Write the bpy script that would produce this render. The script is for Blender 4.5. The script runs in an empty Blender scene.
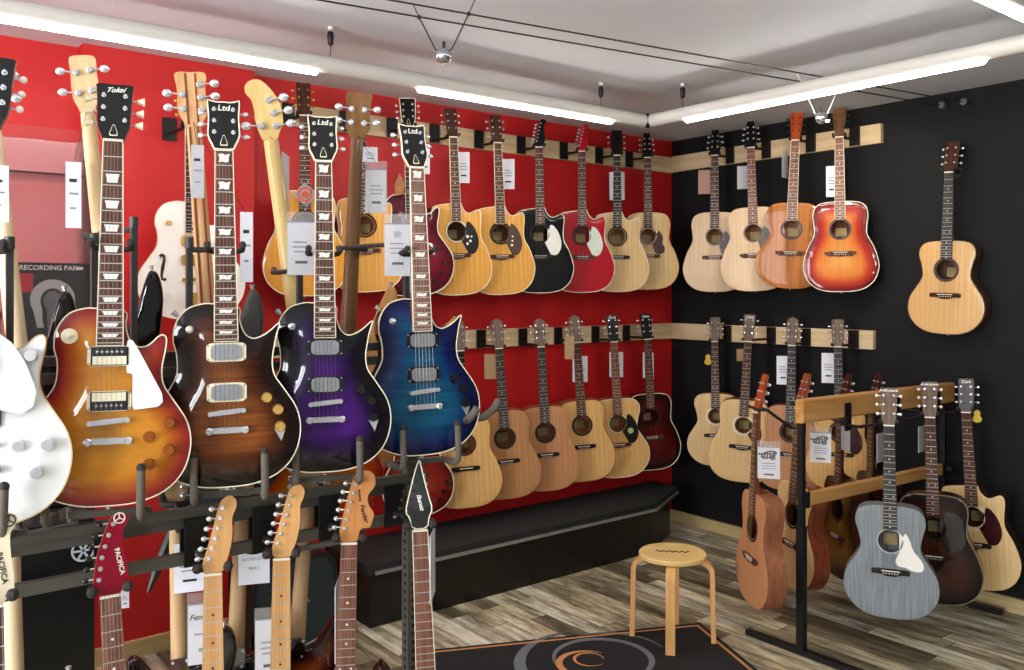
import bpy, math, random
import numpy as np
from mathutils import Vector, Matrix
from mathutils.geometry import delaunay_2d_cdt, tessellate_polygon

random.seed(5)
scene = bpy.context.scene
COL = scene.collection
R = math.radians
PI = math.pi

# ---------------------------------------------------------------- materials
def lin(h):
    if not isinstance(h, str):
        return tuple(h) + (1.0,)
    c = [int(h[i:i + 2], 16) / 255 for i in (0, 2, 4)]
    return tuple((x / 12.92 if x <= .04045 else ((x + .055) / 1.055) ** 2.4) for x in c) + (1.0,)

MATS = {}
def new_mat(name):
    m = bpy.data.materials.new(name); m.use_nodes = True
    nt = m.node_tree
    return m, nt, nt.nodes['Principled BSDF']

def setp(b, rough=.5, metal=0.0, coat=0.0, spec=.5, coat_rough=.04):
    b.inputs['Roughness'].default_value = rough
    b.inputs['Metallic'].default_value = metal
    b.inputs['Coat Weight'].default_value = coat
    b.inputs['Coat Roughness'].default_value = coat_rough
    b.inputs['Specular IOR Level'].default_value = spec

def plain(name, c, rough=.5, metal=0.0, coat=0.0, spec=.5, vary=.08):
    if name in MATS: return MATS[name]
    m, nt, b = new_mat(name)
    setp(b, rough, metal, coat, .1 if coat > .5 else spec, .03)
    tc = nt.nodes.new('ShaderNodeTexCoord')
    n = nt.nodes.new('ShaderNodeTexNoise'); n.inputs['Scale'].default_value = 9
    nt.links.new(tc.outputs['Object'], n.inputs['Vector'])
    r = nt.nodes.new('ShaderNodeValToRGB')
    col = lin(c)
    r.color_ramp.elements[0].color = tuple(x * (1 - vary) for x in col[:3]) + (1,)
    r.color_ramp.elements[1].color = tuple(min(1, x * (1 + vary)) for x in col[:3]) + (1,)
    nt.links.new(n.outputs['Fac'], r.inputs['Fac'])
    nt.links.new(r.outputs['Color'], b.inputs['Base Color'])
    MATS[name] = m
    return m

def emit(name, c, s):
    if name in MATS: return MATS[name]
    m, nt, b = new_mat(name)
    b.inputs['Emission Color'].default_value = lin(c)
    b.inputs['Emission Strength'].default_value = s
    b.inputs['Base Color'].default_value = lin(c)
    MATS[name] = m
    return m

def wood(name, c1, c2, sc=(70, 70, 2.2), rough=.4, coat=0.0, c3=None, rot=None):
    """grain stretched along local z"""
    if name in MATS: return MATS[name]
    m, nt, b = new_mat(name)
    setp(b, rough, 0, coat, .12 if coat > .15 else .22, .03)
    tc = nt.nodes.new('ShaderNodeTexCoord')
    mp = nt.nodes.new('ShaderNodeMapping'); mp.inputs['Scale'].default_value = sc
    if rot: mp.inputs['Rotation'].default_value = rot
    n = nt.nodes.new('ShaderNodeTexNoise'); n.inputs['Scale'].default_value = 1.0; n.inputs['Detail'].default_value = 4
    r = nt.nodes.new('ShaderNodeValToRGB')
    r.color_ramp.elements[0].position = .3; r.color_ramp.elements[0].color = lin(c1)
    r.color_ramp.elements[1].position = .72; r.color_ramp.elements[1].color = lin(c2)
    if c3:
        e = r.color_ramp.elements.new(.5); e.color = lin(c3)
    nt.links.new(tc.outputs['Object'], mp.inputs['Vector'])
    nt.links.new(mp.outputs['Vector'], n.inputs['Vector'])
    nt.links.new(n.outputs['Fac'], r.inputs['Fac'])
    nt.links.new(r.outputs['Color'], b.inputs['Base Color'])
    MATS[name] = m
    return m

def burst(name, stops, figure=.25, fig_scale=70, rough=.25, coat=.7, grain=False):
    """lacquer whose colour runs from the rim (first stop) to the middle; the 'edge' attribute is the distance to the rim in metres"""
    if name in MATS: return MATS[name]
    m, nt, b = new_mat(name)
    setp(b, rough, 0, coat, .08, .03)
    at = nt.nodes.new('ShaderNodeAttribute'); at.attribute_name = 'edge'
    mul = nt.nodes.new('ShaderNodeMath'); mul.operation = 'MULTIPLY'; mul.inputs[1].default_value = 1 / .16
    r = nt.nodes.new('ShaderNodeValToRGB')
    els = r.color_ramp.elements
    els[0].position = stops[0][0] / .16; els[0].color = lin(stops[0][1])
    els[1].position = stops[-1][0] / .16; els[1].color = lin(stops[-1][1])
    for d, c in stops[1:-1]:
        e = els.new(d / .16); e.color = lin(c)
    nt.links.new(at.outputs['Fac'], mul.inputs[0]); nt.links.new(mul.outputs[0], r.inputs['Fac'])
    tc = nt.nodes.new('ShaderNodeTexCoord')
    mp = nt.nodes.new('ShaderNodeMapping')
    mp.inputs['Scale'].default_value = (80, 80, 2.5) if grain else (3.5, 3.5, fig_scale)
    n = nt.nodes.new('ShaderNodeTexNoise'); n.inputs['Scale'].default_value = 1; n.inputs['Detail'].default_value = 3
    nt.links.new(tc.outputs['Object'], mp.inputs['Vector']); nt.links.new(mp.outputs['Vector'], n.inputs['Vector'])
    mr = nt.nodes.new('ShaderNodeMapRange')
    mr.inputs['From Min'].default_value = .3; mr.inputs['From Max'].default_value = .7
    mr.inputs['To Min'].default_value = 1 - figure; mr.inputs['To Max'].default_value = 1 + figure
    nt.links.new(n.outputs['Fac'], mr.inputs['Value'])
    mx = nt.nodes.new('ShaderNodeVectorMath'); mx.operation = 'SCALE'
    nt.links.new(r.outputs['Color'], mx.inputs[0]); nt.links.new(mr.outputs['Result'], mx.inputs['Scale'])
    nt.links.new(mx.outputs['Vector'], b.inputs['Base Color'])
    MATS[name] = m
    return m

# ---------------------------------------------------------------- mesh builder
class MB:
    def __init__(s): s.v = []; s.f = []; s.m = []
    def add(s, v, f, mi=0):
        o = len(s.v); s.v += [tuple(p) for p in v]
        for q in f: s.f.append([i + o for i in q]); s.m.append(mi)
        return s
    def box(s, c, d, mi=0, rot=None):
        x, y, z = d[0] / 2, d[1] / 2, d[2] / 2
        vs = [Vector((i * x, j * y, k * z)) for i in (-1, 1) for j in (-1, 1) for k in (-1, 1)]
        if rot is not None: vs = [rot @ v for v in vs]
        vs = [v + Vector(c) for v in vs]
        return s.add(vs, [(0, 1, 3, 2), (4, 6, 7, 5), (0, 4, 5, 1), (2, 3, 7, 6), (0, 2, 6, 4), (1, 5, 7, 3)], mi)
    def bar(s, a, b, w, h, mi=0, up=(0, 0, 1)):
        """rectangular bar from a to b"""
        a, b = Vector(a), Vector(b); t = (b - a).normalized(); up = Vector(up)
        if abs(t.dot(up)) > .97: up = Vector((0, 1, 0))
        x = t.cross(up).normalized(); u = x.cross(t)
        vs = []
        for p in (a, b):
            for i, j in ((-1, -1), (1, -1), (1, 1), (-1, 1)): vs.append(p + x * (i * w / 2) + u * (j * h / 2))
        return s.add(vs, [(3, 2, 1, 0), (4, 5, 6, 7), (0, 1, 5, 4), (1, 2, 6, 5), (2, 3, 7, 6), (3, 0, 4, 7)], mi)
    def tube(s, pts, r, n=8, mi=0, caps=True):
        pts = [Vector(p) for p in pts]; rs = r if isinstance(r, (list, tuple)) else [r] * len(pts)
        o = []; prev = None
        for i, p in enumerate(pts):
            t = (pts[min(i + 1, len(pts) - 1)] - pts[max(i - 1, 0)]).normalized()
            if prev is None:
                up = Vector((0, 0, 1)) if abs(t.z) < .9 else Vector((1, 0, 0))
                x = t.cross(up).normalized()
            else:
                x = (prev - t * prev.dot(t)).normalized()
            prev = x; y = t.cross(x)
            o.append([p + (x * math.cos(2 * PI * k / n) + y * math.sin(2 * PI * k / n)) * rs[i] for k in range(n)])
        f = []
        for i in range(len(pts) - 1):
            for k in range(n):
                k2 = (k + 1) % n
                f.append((i * n + k, i * n + k2, (i + 1) * n + k2, (i + 1) * n + k))
        if caps:
            f.append(tuple(range(n - 1, -1, -1))); f.append(tuple((len(pts) - 1) * n + k for k in range(n)))
        return s.add([q for ring in o for q in ring], f, mi)
    def cyl(s, a, b, r, r2=None, n=14, mi=0): return s.tube([a, b], [r, r if r2 is None else r2], n, mi)
    def ball(s, c, r, n=12, mi=0, sq=(1, 1, 1)):
        vs = []; f = []; m = n // 2
        for i in range(m + 1):
            t = PI * i / m
            for k in range(n):
                a = 2 * PI * k / n
                vs.append((c[0] + r * sq[0] * math.sin(t) * math.cos(a), c[1] + r * sq[1] * math.sin(t) * math.sin(a), c[2] + r * sq[2] * math.cos(t)))
        for i in range(m):
            for k in range(n):
                k2 = (k + 1) % n
                f.append((i * n + k, (i + 1) * n + k, (i + 1) * n + k2, i * n + k2))
        return s.add(vs, f, mi)
    def lathe(s, prof, o=(0, 0, 0), n=24, mi=0, axis='z'):
        vs = []; f = []
        for (r, h) in prof:
            for k in range(n):
                a = 2 * PI * k / n; x, y = r * math.cos(a), r * math.sin(a)
                p = (x, y, h) if axis == 'z' else ((x, -h, y) if axis == 'y' else (h, x, y))
                vs.append((p[0] + o[0], p[1] + o[1], p[2] + o[2]))
        for i in range(len(prof) - 1):
            for k in range(n):
                k2 = (k + 1) % n
                f.append((i * n + k, i * n + k2, (i + 1) * n + k2, (i + 1) * n + k))
        return s.add(vs, f, mi)
    def prism(s, pts, y0, y1, mi=0, mside=None, holes=()):
        """2-D outline in x-z, front at y0 (viewer side, smaller y), back at y1"""
        loops = [list(pts)] + [list(h) for h in holes]
        flat = [p for l in loops for p in l]; n = len(flat)
        tris = tessellate_polygon([[Vector((p[0], p[1], 0)) for p in l] for l in loops])
        vs = [(p[0], y0, p[1]) for p in flat] + [(p[0], y1, p[1]) for p in flat]
        s.add(vs, [tuple(t) for t in tris] + [tuple(i + n for i in reversed(t)) for t in tris], mi)
        f = []; b = 0
        for l in loops:
            k = len(l)
            for i in range(k):
                j = (i + 1) % k
                f.append((b + i, b + j, b + j + n, b + i + n))
            b += k
        return s.add(vs, f, mi if mside is None else mside)
    def ring(s, c, r0, r1, y0, y1, n=32, mi=0):
        o = [(c[0] + r1 * math.cos(2 * PI * k / n), c[1] + r1 * math.sin(2 * PI * k / n)) for k in range(n)]
        h = [(c[0] + r0 * math.cos(2 * PI * k / n), c[1] + r0 * math.sin(2 * PI * k / n)) for k in range(n)]
        return s.prism(o, y0, y1, mi, holes=[h])
    def mesh(s, name, mats, angle=38):
        me = bpy.data.meshes.new(name)
        me.from_pydata(s.v, [], s.f)
        if not isinstance(mats, (list, tuple)): mats = [mats]
        for m in mats: me.materials.append(m)
        me.polygons.foreach_set('material_index', s.m)
        me.update()
        import bmesh
        bm = bmesh.new(); bm.from_mesh(me)
        bmesh.ops.remove_doubles(bm, verts=bm.verts, dist=1e-6)
        bmesh.ops.recalc_face_normals(bm, faces=bm.faces)
        bm.to_mesh(me); bm.free()
        me.polygons.foreach_set('use_smooth', [True] * len(me.polygons))
        me.set_sharp_from_angle(angle=R(angle))
        return me
    def build(s, name, mats, parent=None, at=None, label=None, angle=38):
        if at is not None:
            s.v = [(p[0] - at[0], p[1] - at[1], p[2] - at[2]) for p in s.v]
        return link(name, s.mesh(name, mats, angle), parent, label)

def link(name, me, parent=None, label=None):
    o = bpy.data.objects.new(name, me); COL.objects.link(o)
    if parent is not None: o.parent = parent
    if label: o['label'] = label
    return o

def tag(o, label, cat, group=None, kind=None):
    o['label'] = label; o['category'] = cat
    if group: o['group'] = group
    if kind: o['kind'] = kind
    return o

def thing(name, label, cat, loc=(0, 0, 0), rz=0, group=None):
    o = bpy.data.objects.new(name, None); COL.objects.link(o)
    o.empty_display_size = .1
    o.location = loc; o.rotation_euler = (0, 0, rz)
    return tag(o, label, cat, group)

def structure(o, label=None):
    o['kind'] = 'structure'
    if label: o['label'] = label
    return o

# ---------------------------------------------------------------- lettering
TXT = {}
def text_geo(s, size, shear=0.0, bold=0.0):
    """lettering as flat faces in the x-z plane (facing -y), centred on 0"""
    k = (s, size, shear, bold)
    if k not in TXT:
        c = bpy.data.curves.new('lettering', 'FONT'); c.body = s; c.size = size; c.shear = shear
        c.align_x = 'CENTER'; c.align_y = 'CENTER'; c.extrude = 0; c.offset = bold; c.resolution_u = 3
        o = bpy.data.objects.new('lettering', c); COL.objects.link(o)
        dg = bpy.context.evaluated_depsgraph_get()
        me = bpy.data.meshes.new_from_object(o.evaluated_get(dg))
        TXT[k] = ([tuple(v.co) for v in me.vertices], [tuple(p.vertices) for p in me.polygons])
        bpy.data.objects.remove(o); bpy.data.curves.remove(c); bpy.data.meshes.remove(me)
    return TXT[k]

def put_text(mb, s, size, x, y, z, mi=0, shear=0.0, bold=0.0, rot=0.0, fn=None):
    v, f = text_geo(s, size, shear, bold)
    ca, sa = math.cos(rot), math.sin(rot)
    out = []
    for p in v:
        q = (x + p[0] * ca - p[1] * sa, y, z + p[0] * sa + p[1] * ca)
        out.append(fn(q) if fn else q)
    mb.add(out, f, mi)
    return mb

# ---------------------------------------------------------------- outlines
def catmull(pts, sub=5):
    n = len(pts); out = []
    for i in range(n):
        p0, p1, p2, p3 = pts[i - 1], pts[i], pts[(i + 1) % n], pts[(i + 2) % n]
        for k in range(sub):
            t = k / sub
            out.append(tuple(.5 * ((2 * p1[j]) + (-p0[j] + p2[j]) * t + (2 * p0[j] - 5 * p1[j] + 4 * p2[j] - p3[j]) * t * t + (-p0[j] + 3 * p1[j] - 3 * p2[j] + p3[j]) * t ** 3) for j in (0, 1)))
    return out

def chaikin(pts, it=2, q=.25):
    for _ in range(it):
        o = []
        for i in range(len(pts)):
            a, b = pts[i], pts[(i + 1) % len(pts)]
            o.append((a[0] * (1 - q) + b[0] * q, a[1] * (1 - q) + b[1] * q)); o.append((a[0] * q + b[0] * (1 - q), a[1] * q + b[1] * (1 - q)))
        pts = o
    return pts

def ccw(p):
    a = sum(p[i - 1][0] * p[i][1] - p[i][0] * p[i - 1][1] for i in range(len(p)))
    return p if a > 0 else p[::-1]

def offset(pts, d):
    """move a ccw outline outward by d"""
    n = len(pts); out = []
    for i in range(n):
        a, b = pts[i - 1], pts[(i + 1) % n]
        t = (b[0] - a[0], b[1] - a[1]); L = math.hypot(*t) or 1
        out.append((pts[i][0] + t[1] / L * d, pts[i][1] - t[0] / L * d))
    return out

def sym(half):
    """half outline (x>=0) from bottom to top -> full ring"""
    return [(x, z) for x, z in half] + [(-x, z) for x, z in half[::-1] if x > 1e-6]

DREAD = [(0, 0), (.07, .003), (.13, .021), (.178, .066), (.199, .13), (.196, .18), (.174, .25), (.146, .305), (.138, .338), (.142, .39), (.146, .425), (.139, .465), (.115, .494), (.07, .506), (0, .508)]
OMH = [(0, 0), (.08, .006), (.14, .034), (.181, .085), (.193, .14), (.183, .195), (.153, .245), (.126, .29), (.121, .32), (.13, .37), (.142, .412), (.137, .452), (.11, .48), (.06, .49), (0, .49)]
LPL = [(0, 0), (-.06, .004), (-.115, .025), (-.152, .065), (-.167, .12), (-.159, .172), (-.13, .222), (-.110, .262), (-.110, .308), (-.117, .34), (-.111, .378), (-.087, .41), (-.053, .422), (-.028, .422)]
LPJ = [(0, 0), (-.06, .004), (-.115, .025), (-.152, .065), (-.167, .12), (-.159, .172), (-.13, .222), (-.107, .262), (-.104, .308), (-.111, .34), (-.106, .378), (-.084, .41), (-.052, .422), (-.028, .422)]
OUT = {
    'dread': sym(DREAD), 'om': sym(OMH),
    'cut': [(x, z) for x, z in DREAD[:8]] + [(.139, .335), (.141, .385), (.146, .428), (.143, .458), (.128, .470), (.105, .462), (.078, .452), (.055, .462), (.038, .486), (.03, .508), (0, .508)] + [(-x, z) for x, z in DREAD[::-1] if x > 0][1:],
    'lp': LPJ + [(.028, .416), (.030, .386), (.037, .356), (.052, .340), (.070, .339), (.084, .348), (.096, .360), (.107, .364), (.114, .354), (.111, .325), (.105, .29), (.109, .255), (.13, .22), (.159, .172), (.167, .12), (.152, .065), (.115, .025), (.06, .004)],
    'ec': LPL + [(.028, .414), (.031, .382), (.042, .352), (.060, .340), (.080, .345), (.098, .356), (.122, .375), (.114, .345), (.108, .315), (.104, .285), (.109, .252), (.13, .22), (.159, .172), (.167, .12), (.152, .065), (.115, .025), (.06, .004)],
    'strat': [(0, 0), (-.07, .004), (-.13, .03), (-.16, .08), (-.158, .13), (-.135, .185), (-.115, .235), (-.117, .285), (-.14, .335), (-.15, .385), (-.142, .43), (-.118, .45), (-.095, .43), (-.07, .385), (-.05, .36), (-.028, .352), (.028, .345), (.045, .335), (.062, .335), (.085, .37), (.11, .40), (.132, .395), (.133, .36), (.118, .31), (.106, .26), (.112, .20), (.138, .15), (.158, .10), (.15, .05), (.11, .015), (.06, .002)],
    'tele': [(0, 0), (-.07, .004), (-.13, .03), (-.16, .085), (-.155, .14), (-.125, .20), (-.108, .25), (-.115, .31), (-.135, .35), (-.125, .39), (-.09, .405), (-.028, .40), (.028, .36), (.04, .335), (.065, .33), (.095, .36), (.12, .365), (.128, .33), (.115, .28), (.108, .24), (.125, .20), (.155, .14), (.16, .085), (.13, .03), (.07, .004)],
    'bass': [(0, 0), (-.07, .004), (-.13, .03), (-.16, .08), (-.158, .14), (-.135, .21), (-.115, .27), (-.115, .34), (-.13, .41), (-.14, .48), (-.132, .535), (-.112, .545), (-.09, .50), (-.065, .43), (-.045, .40), (-.03, .393), (.03, .385), (.05, .36), (.07, .365), (.095, .40), (.118, .42), (.135, .40), (.128, .35), (.112, .29), (.11, .23), (.135, .17), (.158, .11), (.15, .05), (.11, .015), (.06, .002)],
}
for k_ in ('lp', 'ec'): OUT[k_] = [(x * 1.02, z * 1.035) for x, z in OUT[k_]]
SHAPES = {}
def shape(key):
    if key not in SHAPES:
        SHAPES[key] = ccw(catmull(OUT[key], 5 if key in ('dread', 'om', 'cut') else 4))
    return SHAPES[key]

def inside(P, poly):
    poly = np.array(poly); x, z = P[:, 0], P[:, 1]
    r = np.zeros(len(P), bool); n = len(poly)
    for i in range(n):
        a, b = poly[i - 1], poly[i]
        c = ((a[1] > z) != (b[1] > z)) & (x < (b[0] - a[0]) * (z - a[1]) / (b[1] - a[1] + 1e-15) + a[0])
        r ^= c
    return r

def dist_edge(P, poly):
    poly = np.array(poly); d = np.full(len(P), 9.0)
    for i in range(len(poly)):
        a, b = poly[i - 1], poly[i]; e = b - a
        t = np.clip(((P - a) @ e) / (e @ e + 1e-15), 0, 1)
        d = np.minimum(d, np.linalg.norm(P - (a + t[:, None] * e), axis=1))
    return d

TRI = {}
def plate(key, poly, hole=None, step=.016):
    """triangulated plate: points, triangles, distance of every point to the rim"""
    k = (key, hole)
    if k in TRI: return TRI[k]
    A = np.array(poly); lo, hi = A.min(0), A.max(0)
    gx, gz = np.meshgrid(np.arange(lo[0], hi[0], step), np.arange(lo[1], hi[1], step))
    G = np.c_[gx.ravel(), gz.ravel()] + step * .37
    G = G[inside(G, poly)]; G = G[dist_edge(G, poly) > step * .5]
    hp = []
    if hole:
        hx, hz, hr = hole
        hp = [(hx + hr * math.cos(2 * PI * i / 28), hz + hr * math.sin(2 * PI * i / 28)) for i in range(28)]
        G = G[np.hypot(G[:, 0] - hx, G[:, 1] - hz) > hr + step * .4]
    n = len(poly); h = len(hp)
    V = [Vector(p) for p in poly] + [Vector(p) for p in hp] + [Vector(p) for p in G]
    E = [(i, (i + 1) % n) for i in range(n)] + [(n + i, n + (i + 1) % h) for i in range(h)]
    r = delaunay_2d_cdt(V, E, [], 0, 1e-7)
    P = np.array([tuple(v) for v in r[0]]); F = [tuple(f) for f in r[2]]
    C = np.array([P[list(f)].mean(0) for f in F])
    ok = inside(C, poly)
    if hole: ok &= np.hypot(C[:, 0] - hole[0], C[:, 1] - hole[1]) > hole[2] * .985
    F = [f for f, o in zip(F, ok) if o]
    TRI[k] = (P, F, dist_edge(P, poly))
    return TRI[k]

def plate_mesh(name, key, poly, mat, yfun, hole=None):
    P, F, d = plate(key, poly, hole)
    used = sorted({i for f in F for i in f}); mp = {u: i for i, u in enumerate(used)}
    me = bpy.data.meshes.new(name)
    fs = [tuple(mp[i] for i in f) for f in F]
    # triangles must face -y : orient
    out = []
    for f in fs:
        a, b, c = (P[used[i]] for i in f)
        cr = (b[0] - a[0]) * (c[1] - a[1]) - (b[1] - a[1]) * (c[0] - a[0])
        out.append(f if cr > 0 else f[::-1])
    me.from_pydata([(P[u][0], yfun(d[u], P[u]), P[u][1]) for u in used], [], out)
    at = me.attributes.new('edge', 'FLOAT', 'POINT')
    at.data.foreach_set('value', [float(d[u]) for u in used])
    me.materials.append(mat)
    me.polygons.foreach_set('use_smooth', [True] * len(me.polygons))
    me.update()
    return me

def rim(poly, y0, y1, mat, name, r=.004, back=True, key=None, backmat=None, barch=.0):
    """sides with rounded arrises, and the back"""
    mb = MB(); n = len(poly)
    prof = [(0, y0 + r), (0, y1 - r), (-r * .3, y1 - r * .3), (-r, y1)]
    loops = [[(p[0], y, p[1]) for p in offset(poly, o)] for o, y in prof]
    vs = [q for l in loops for q in l]; f = []
    for i in range(len(loops) - 1):
        for k in range(n):
            k2 = (k + 1) % n
            f.append((i * n + k, i * n + k2, (i + 1) * n + k2, (i + 1) * n + k))
    mb.add(vs, f, 0)
    if back:
        P, F, d = plate(key, poly)
        ins = offset(poly, -r)
        pts = [(ins[i][0], y1, ins[i][1]) if i < n else (P[i][0], y1 + barch * min(1, d[i] / .08), P[i][1]) for i in range(len(P))]
        mb.add(pts, [f[::-1] for f in F], 1 if backmat else 0)
    return mb, ([mat, backmat] if backmat else mat)

def add_edge(me, poly):
    P = np.array([(v.co.x, v.co.z) for v in me.vertices]); d = dist_edge(P, poly)
    a = me.attributes.new('edge', 'FLOAT', 'POINT'); a.data.foreach_set('value', [float(q) for q in d])

def binding(poly, y, mat, root, w=.0017, h=.003):
    n = len(poly); mb = MB()
    ls = [(-w, y + .001), (-w, y - .0012), (.0010, y - .0012), (.0012, y + h), (-.001, y + h)]
    vs = []; f = []
    for o, yy in ls: vs += [(p[0], yy, p[1]) for p in offset(poly, o)]
    for i in range(len(ls) - 1):
        for k in range(n):
            k2 = (k + 1) % n
            f.append((i * n + k, i * n + k2, (i + 1) * n + k2, (i + 1) * n + k))
    mb.add(vs, f)
    return mb.build('binding', mat, root)
# ---------------------------------------------------------------- guitar materials
CHROME = plain('chrome', 'e2e4e7', .2, .7, vary=.02)
NICKEL = plain('nickel_cover', 'b4b8bd', .22, .75, vary=.02)
GOLD = plain('gold_plate', 'dcb45e', .25, .6, vary=.02)
BLACKP = plain('black_plastic', '0c0c0d', .32)
BLACKM = plain('black_steel', '141516', .45, .2)
CREAM = plain('cream_plastic', 'efe6c8', .35)
WHITEP = plain('white_plastic', 'f2f0ea', .3)
PEARL = plain('pearl', 'f1eee4', .18, coat=.6, vary=.05)
BONE = plain('bone', 'f0ead8', .4)
STEEL = plain('string_steel', '8f8c86', .4, 1.0)
BRONZE = plain('string_bronze', '8f7850', .4, 1.0)
FRET = plain('fret_wire', 'b9b9b4', .4, .5)
ROSEW = wood('rosewood', '3a2319', '6b4433', (90, 40, 5), .5)
ROSEWL = wood('rosewood_warm', '5e3a2a', '946350', (90, 40, 6), .45)
EBONY = wood('ebony', '14110f', '2a2421', (90, 40, 5), .45)
GREYFB = wood('grey_ebony', '2b2a28', '4b4742', (90, 40, 5), .5)
MAPLE = wood('maple_neck', 'c88f52', 'dfae74', (50, 50, 4), .3, .4)
MAPLEP = wood('pale_maple', 'e2c79b', 'f0dcb8', (50, 50, 4), .35, .4)
MAHOG = wood('mahogany', '6b3320', '9a5136', (60, 60, 4), .4, .3)
MAHOGL = wood('mahogany_satin', '8f5033', 'b87048', (60, 60, 4), .5)
DARKM = wood('dark_mahogany', '2c150d', '51291a', (60, 60, 4), .35, .5)
WALNUT = wood('walnut', '4f3523', '7b563a', (60, 60, 4), .5)
INK = plain('headstock_ink', 'e9e6dc', .5, vary=.0)
DINK = plain('dark_ink', '26211c', .5, vary=.0)
HOLE = plain('guitar_interior', '4a3422', .8)

def fret_z(zN, scale, k): return zN - scale * (1 - 2 ** (-k / 12))

def fb_width(z, zN, zE, w0, w1): return w0 + (w1 - w0) * (zN - z) / (zN - zE)

def fingerboard(root, zN, zE, scale, w0, w1, yt, yb, mat, inlay='dot', nfr=20, edge=None, frw=.0024):
    mb = MB()
    pts = [(-w1 / 2, zE), (w1 / 2, zE), (w0 / 2, zN), (-w0 / 2, zN)]
    mb.prism(pts, yt, yb, 0)
    for k in range(1, nfr + 1):
        z = fret_z(zN, scale, k)
        if z < zE + .002: break
        w = fb_width(z, zN, zE, w0, w1)
        mb.box((0, yt - .0004, z), (w - .001, .0014, frw), 1)
    for k in (3, 5, 7, 9, 12, 15, 17, 19, 21):
        za, zb = fret_z(zN, scale, k), fret_z(zN, scale, k - 1)
        zc = (za + zb) / 2; w = fb_width(zc, zN, zE, w0, w1)
        if zc < zE + .004: break
        if inlay in ('dot', 'darkdot'):
            for dx in ((-.28 * w, .28 * w) if k == 12 else (0,)):
                c = [(dx + .003 * math.cos(a * PI / 5), zc + .003 * math.sin(a * PI / 5)) for a in range(10)]
                mb.prism(c, yt - .0004, yt, 2)
        elif inlay in ('trap', 'flag'):
            pass
    if inlay in ('trap', 'flag'):
        for k in (1, 3, 5, 7, 9, 12, 15, 17, 19, 21):
            if k == 1 and inlay == 'trap': continue
            za, zb = fret_z(zN, scale, k), fret_z(zN, scale, k - 1)
            h = (zb - za) * .62; zc = (za + zb) / 2; w = fb_width(zc, zN, zE, w0, w1) * .66
            if zc < zE + .004: break
            if inlay == 'trap':
                c = [(-w * .36, zc - h / 2), (w * .36, zc - h / 2), (w * .5, zc + h / 2), (-w * .5, zc + h / 2)]
            else:
                c = [(-w * .46, zc - h / 2), (-.1 * w, zc - h * .38), (.1 * w, zc - h * .5), (w * .36, zc - h * .42), (w * .4, zc), (w * .5, zc + h / 2), (w * .1, zc + h * .34), (-w * .12, zc + h * .5), (-w * .5, zc + h * .42), (-w * .4, zc)]
            mb.prism(c, yt - .0005, yt, 2)
    if edge:
        for s in (-1, 1):
            a = Vector((s * w1 / 2, 0, zE)); b = Vector((s * w0 / 2, 0, zN))
            mb.bar((a.x, (yt + yb) / 2 - .0004, a.z), (b.x, (yt + yb) / 2 - .0004, b.z), .0019, yb - yt + .0012, 3, up=(0, 1, 0))
        mb.bar((-w1 / 2, (yt + yb) / 2 - .0004, zE), (w1 / 2, (yt + yb) / 2 - .0004, zE), .0019, yb - yt + .0012, 3, up=(0, 1, 0))
    ink = {'darkdot': DINK}.get(inlay, PEARL)
    return mb.build('fingerboard', [mat, FRET, ink, edge or CREAM], root)

def neck(root, zN, zJ, w0, w1, yb, d0, d1, mat, heel=None, thru=None):
    """rounded neck back from the joint zJ up to the nut zN; heel = depth of the heel block"""
    mb = MB(); n = 9; rings = []
    zs = [zJ - .002, zJ + .012, zJ + .03, zJ + .06] + [zJ + .06 + (zN - zJ - .06) * t / 4 for t in range(1, 5)]
    for i, z in enumerate(zs):
        t = (zN - z) / (zN - zJ); w = w0 + (w1 - w0) * t; d = d0 + (d1 - d0) * t
        if heel and i < 3: d += (heel - d) * (1, .62, .12)[i]
        ring = []
        for k in range(n + 1):
            a = PI * k / n
            ring.append((w / 2 * math.cos(a) * (1 if not (heel and i < 2) else (.8 + .2 * abs(math.cos(a)))), yb + d * math.sin(a) ** .8, z))
        rings.append(ring)
    vs = [p for r in rings for p in r]; m = n + 1; f = []
    for i in range(len(rings) - 1):
        for k in range(m - 1): f.append((i * m + k, i * m + k + 1, (i + 1) * m + k + 1, (i + 1) * m + k))
        f.append((i * m + m - 1, i * m, (i + 1) * m, (i + 1) * m + m - 1))
    f.append(tuple(range(m))); f.append(tuple((len(rings) - 1) * m + k for k in reversed(range(m))))
    mb.add(vs, f)
    return mb.build('neck', mat, root)

HEADS = {
    'dread': dict(pts=[(.0225, 0), (.026, .014), (.031, .03), (.0345, .16), (.032, .167), (.012, .163), (0, .166)], rows=(.05, .09, .13), px=.021),
    'slot': dict(pts=[(.0225, 0), (.027, .014), (.034, .028), (.036, .155), (.03, .168), (.012, .164), (0, .168)], rows=(.05, .088, .126), px=.022),
    'arch': dict(pts=[(.0225, 0), (.026, .014), (.033, .03), (.035, .145), (.024, .160), (.010, .161), (0, .172)], rows=(.05, .088, .126), px=.022),
    'slim': dict(pts=[(.0225, 0), (.030, .018), (.034, .036), (.026, .14), (.021, .168), (.009, .172), (0, .165)], rows=(.055, .092, .129), px=.017),
    'wedge': dict(pts=[(.0225, 0), (.0235, .02), (.030, .075), (.036, .15), (.034, .172), (.01, .17), (0, .176)], rows=(.055, .093, .131), px=.019),
    'lp': dict(pts=[(.0225, 0), (.024, .008), (.0335, .034), (.0345, .06), (.0375, .13), (.0405, .142), (.02, .144), (0, .142)], rows=(.050, .081, .112), px=.0225),
    'ltd': dict(pts=[(.0225, 0), (.025, .008), (.0375, .036), (.0365, .06), (.035, .09), (.039, .137), (.03, .132), (.012, .1285), (0, .1305)], rows=(.046, .077, .108), px=.022),
}
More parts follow.
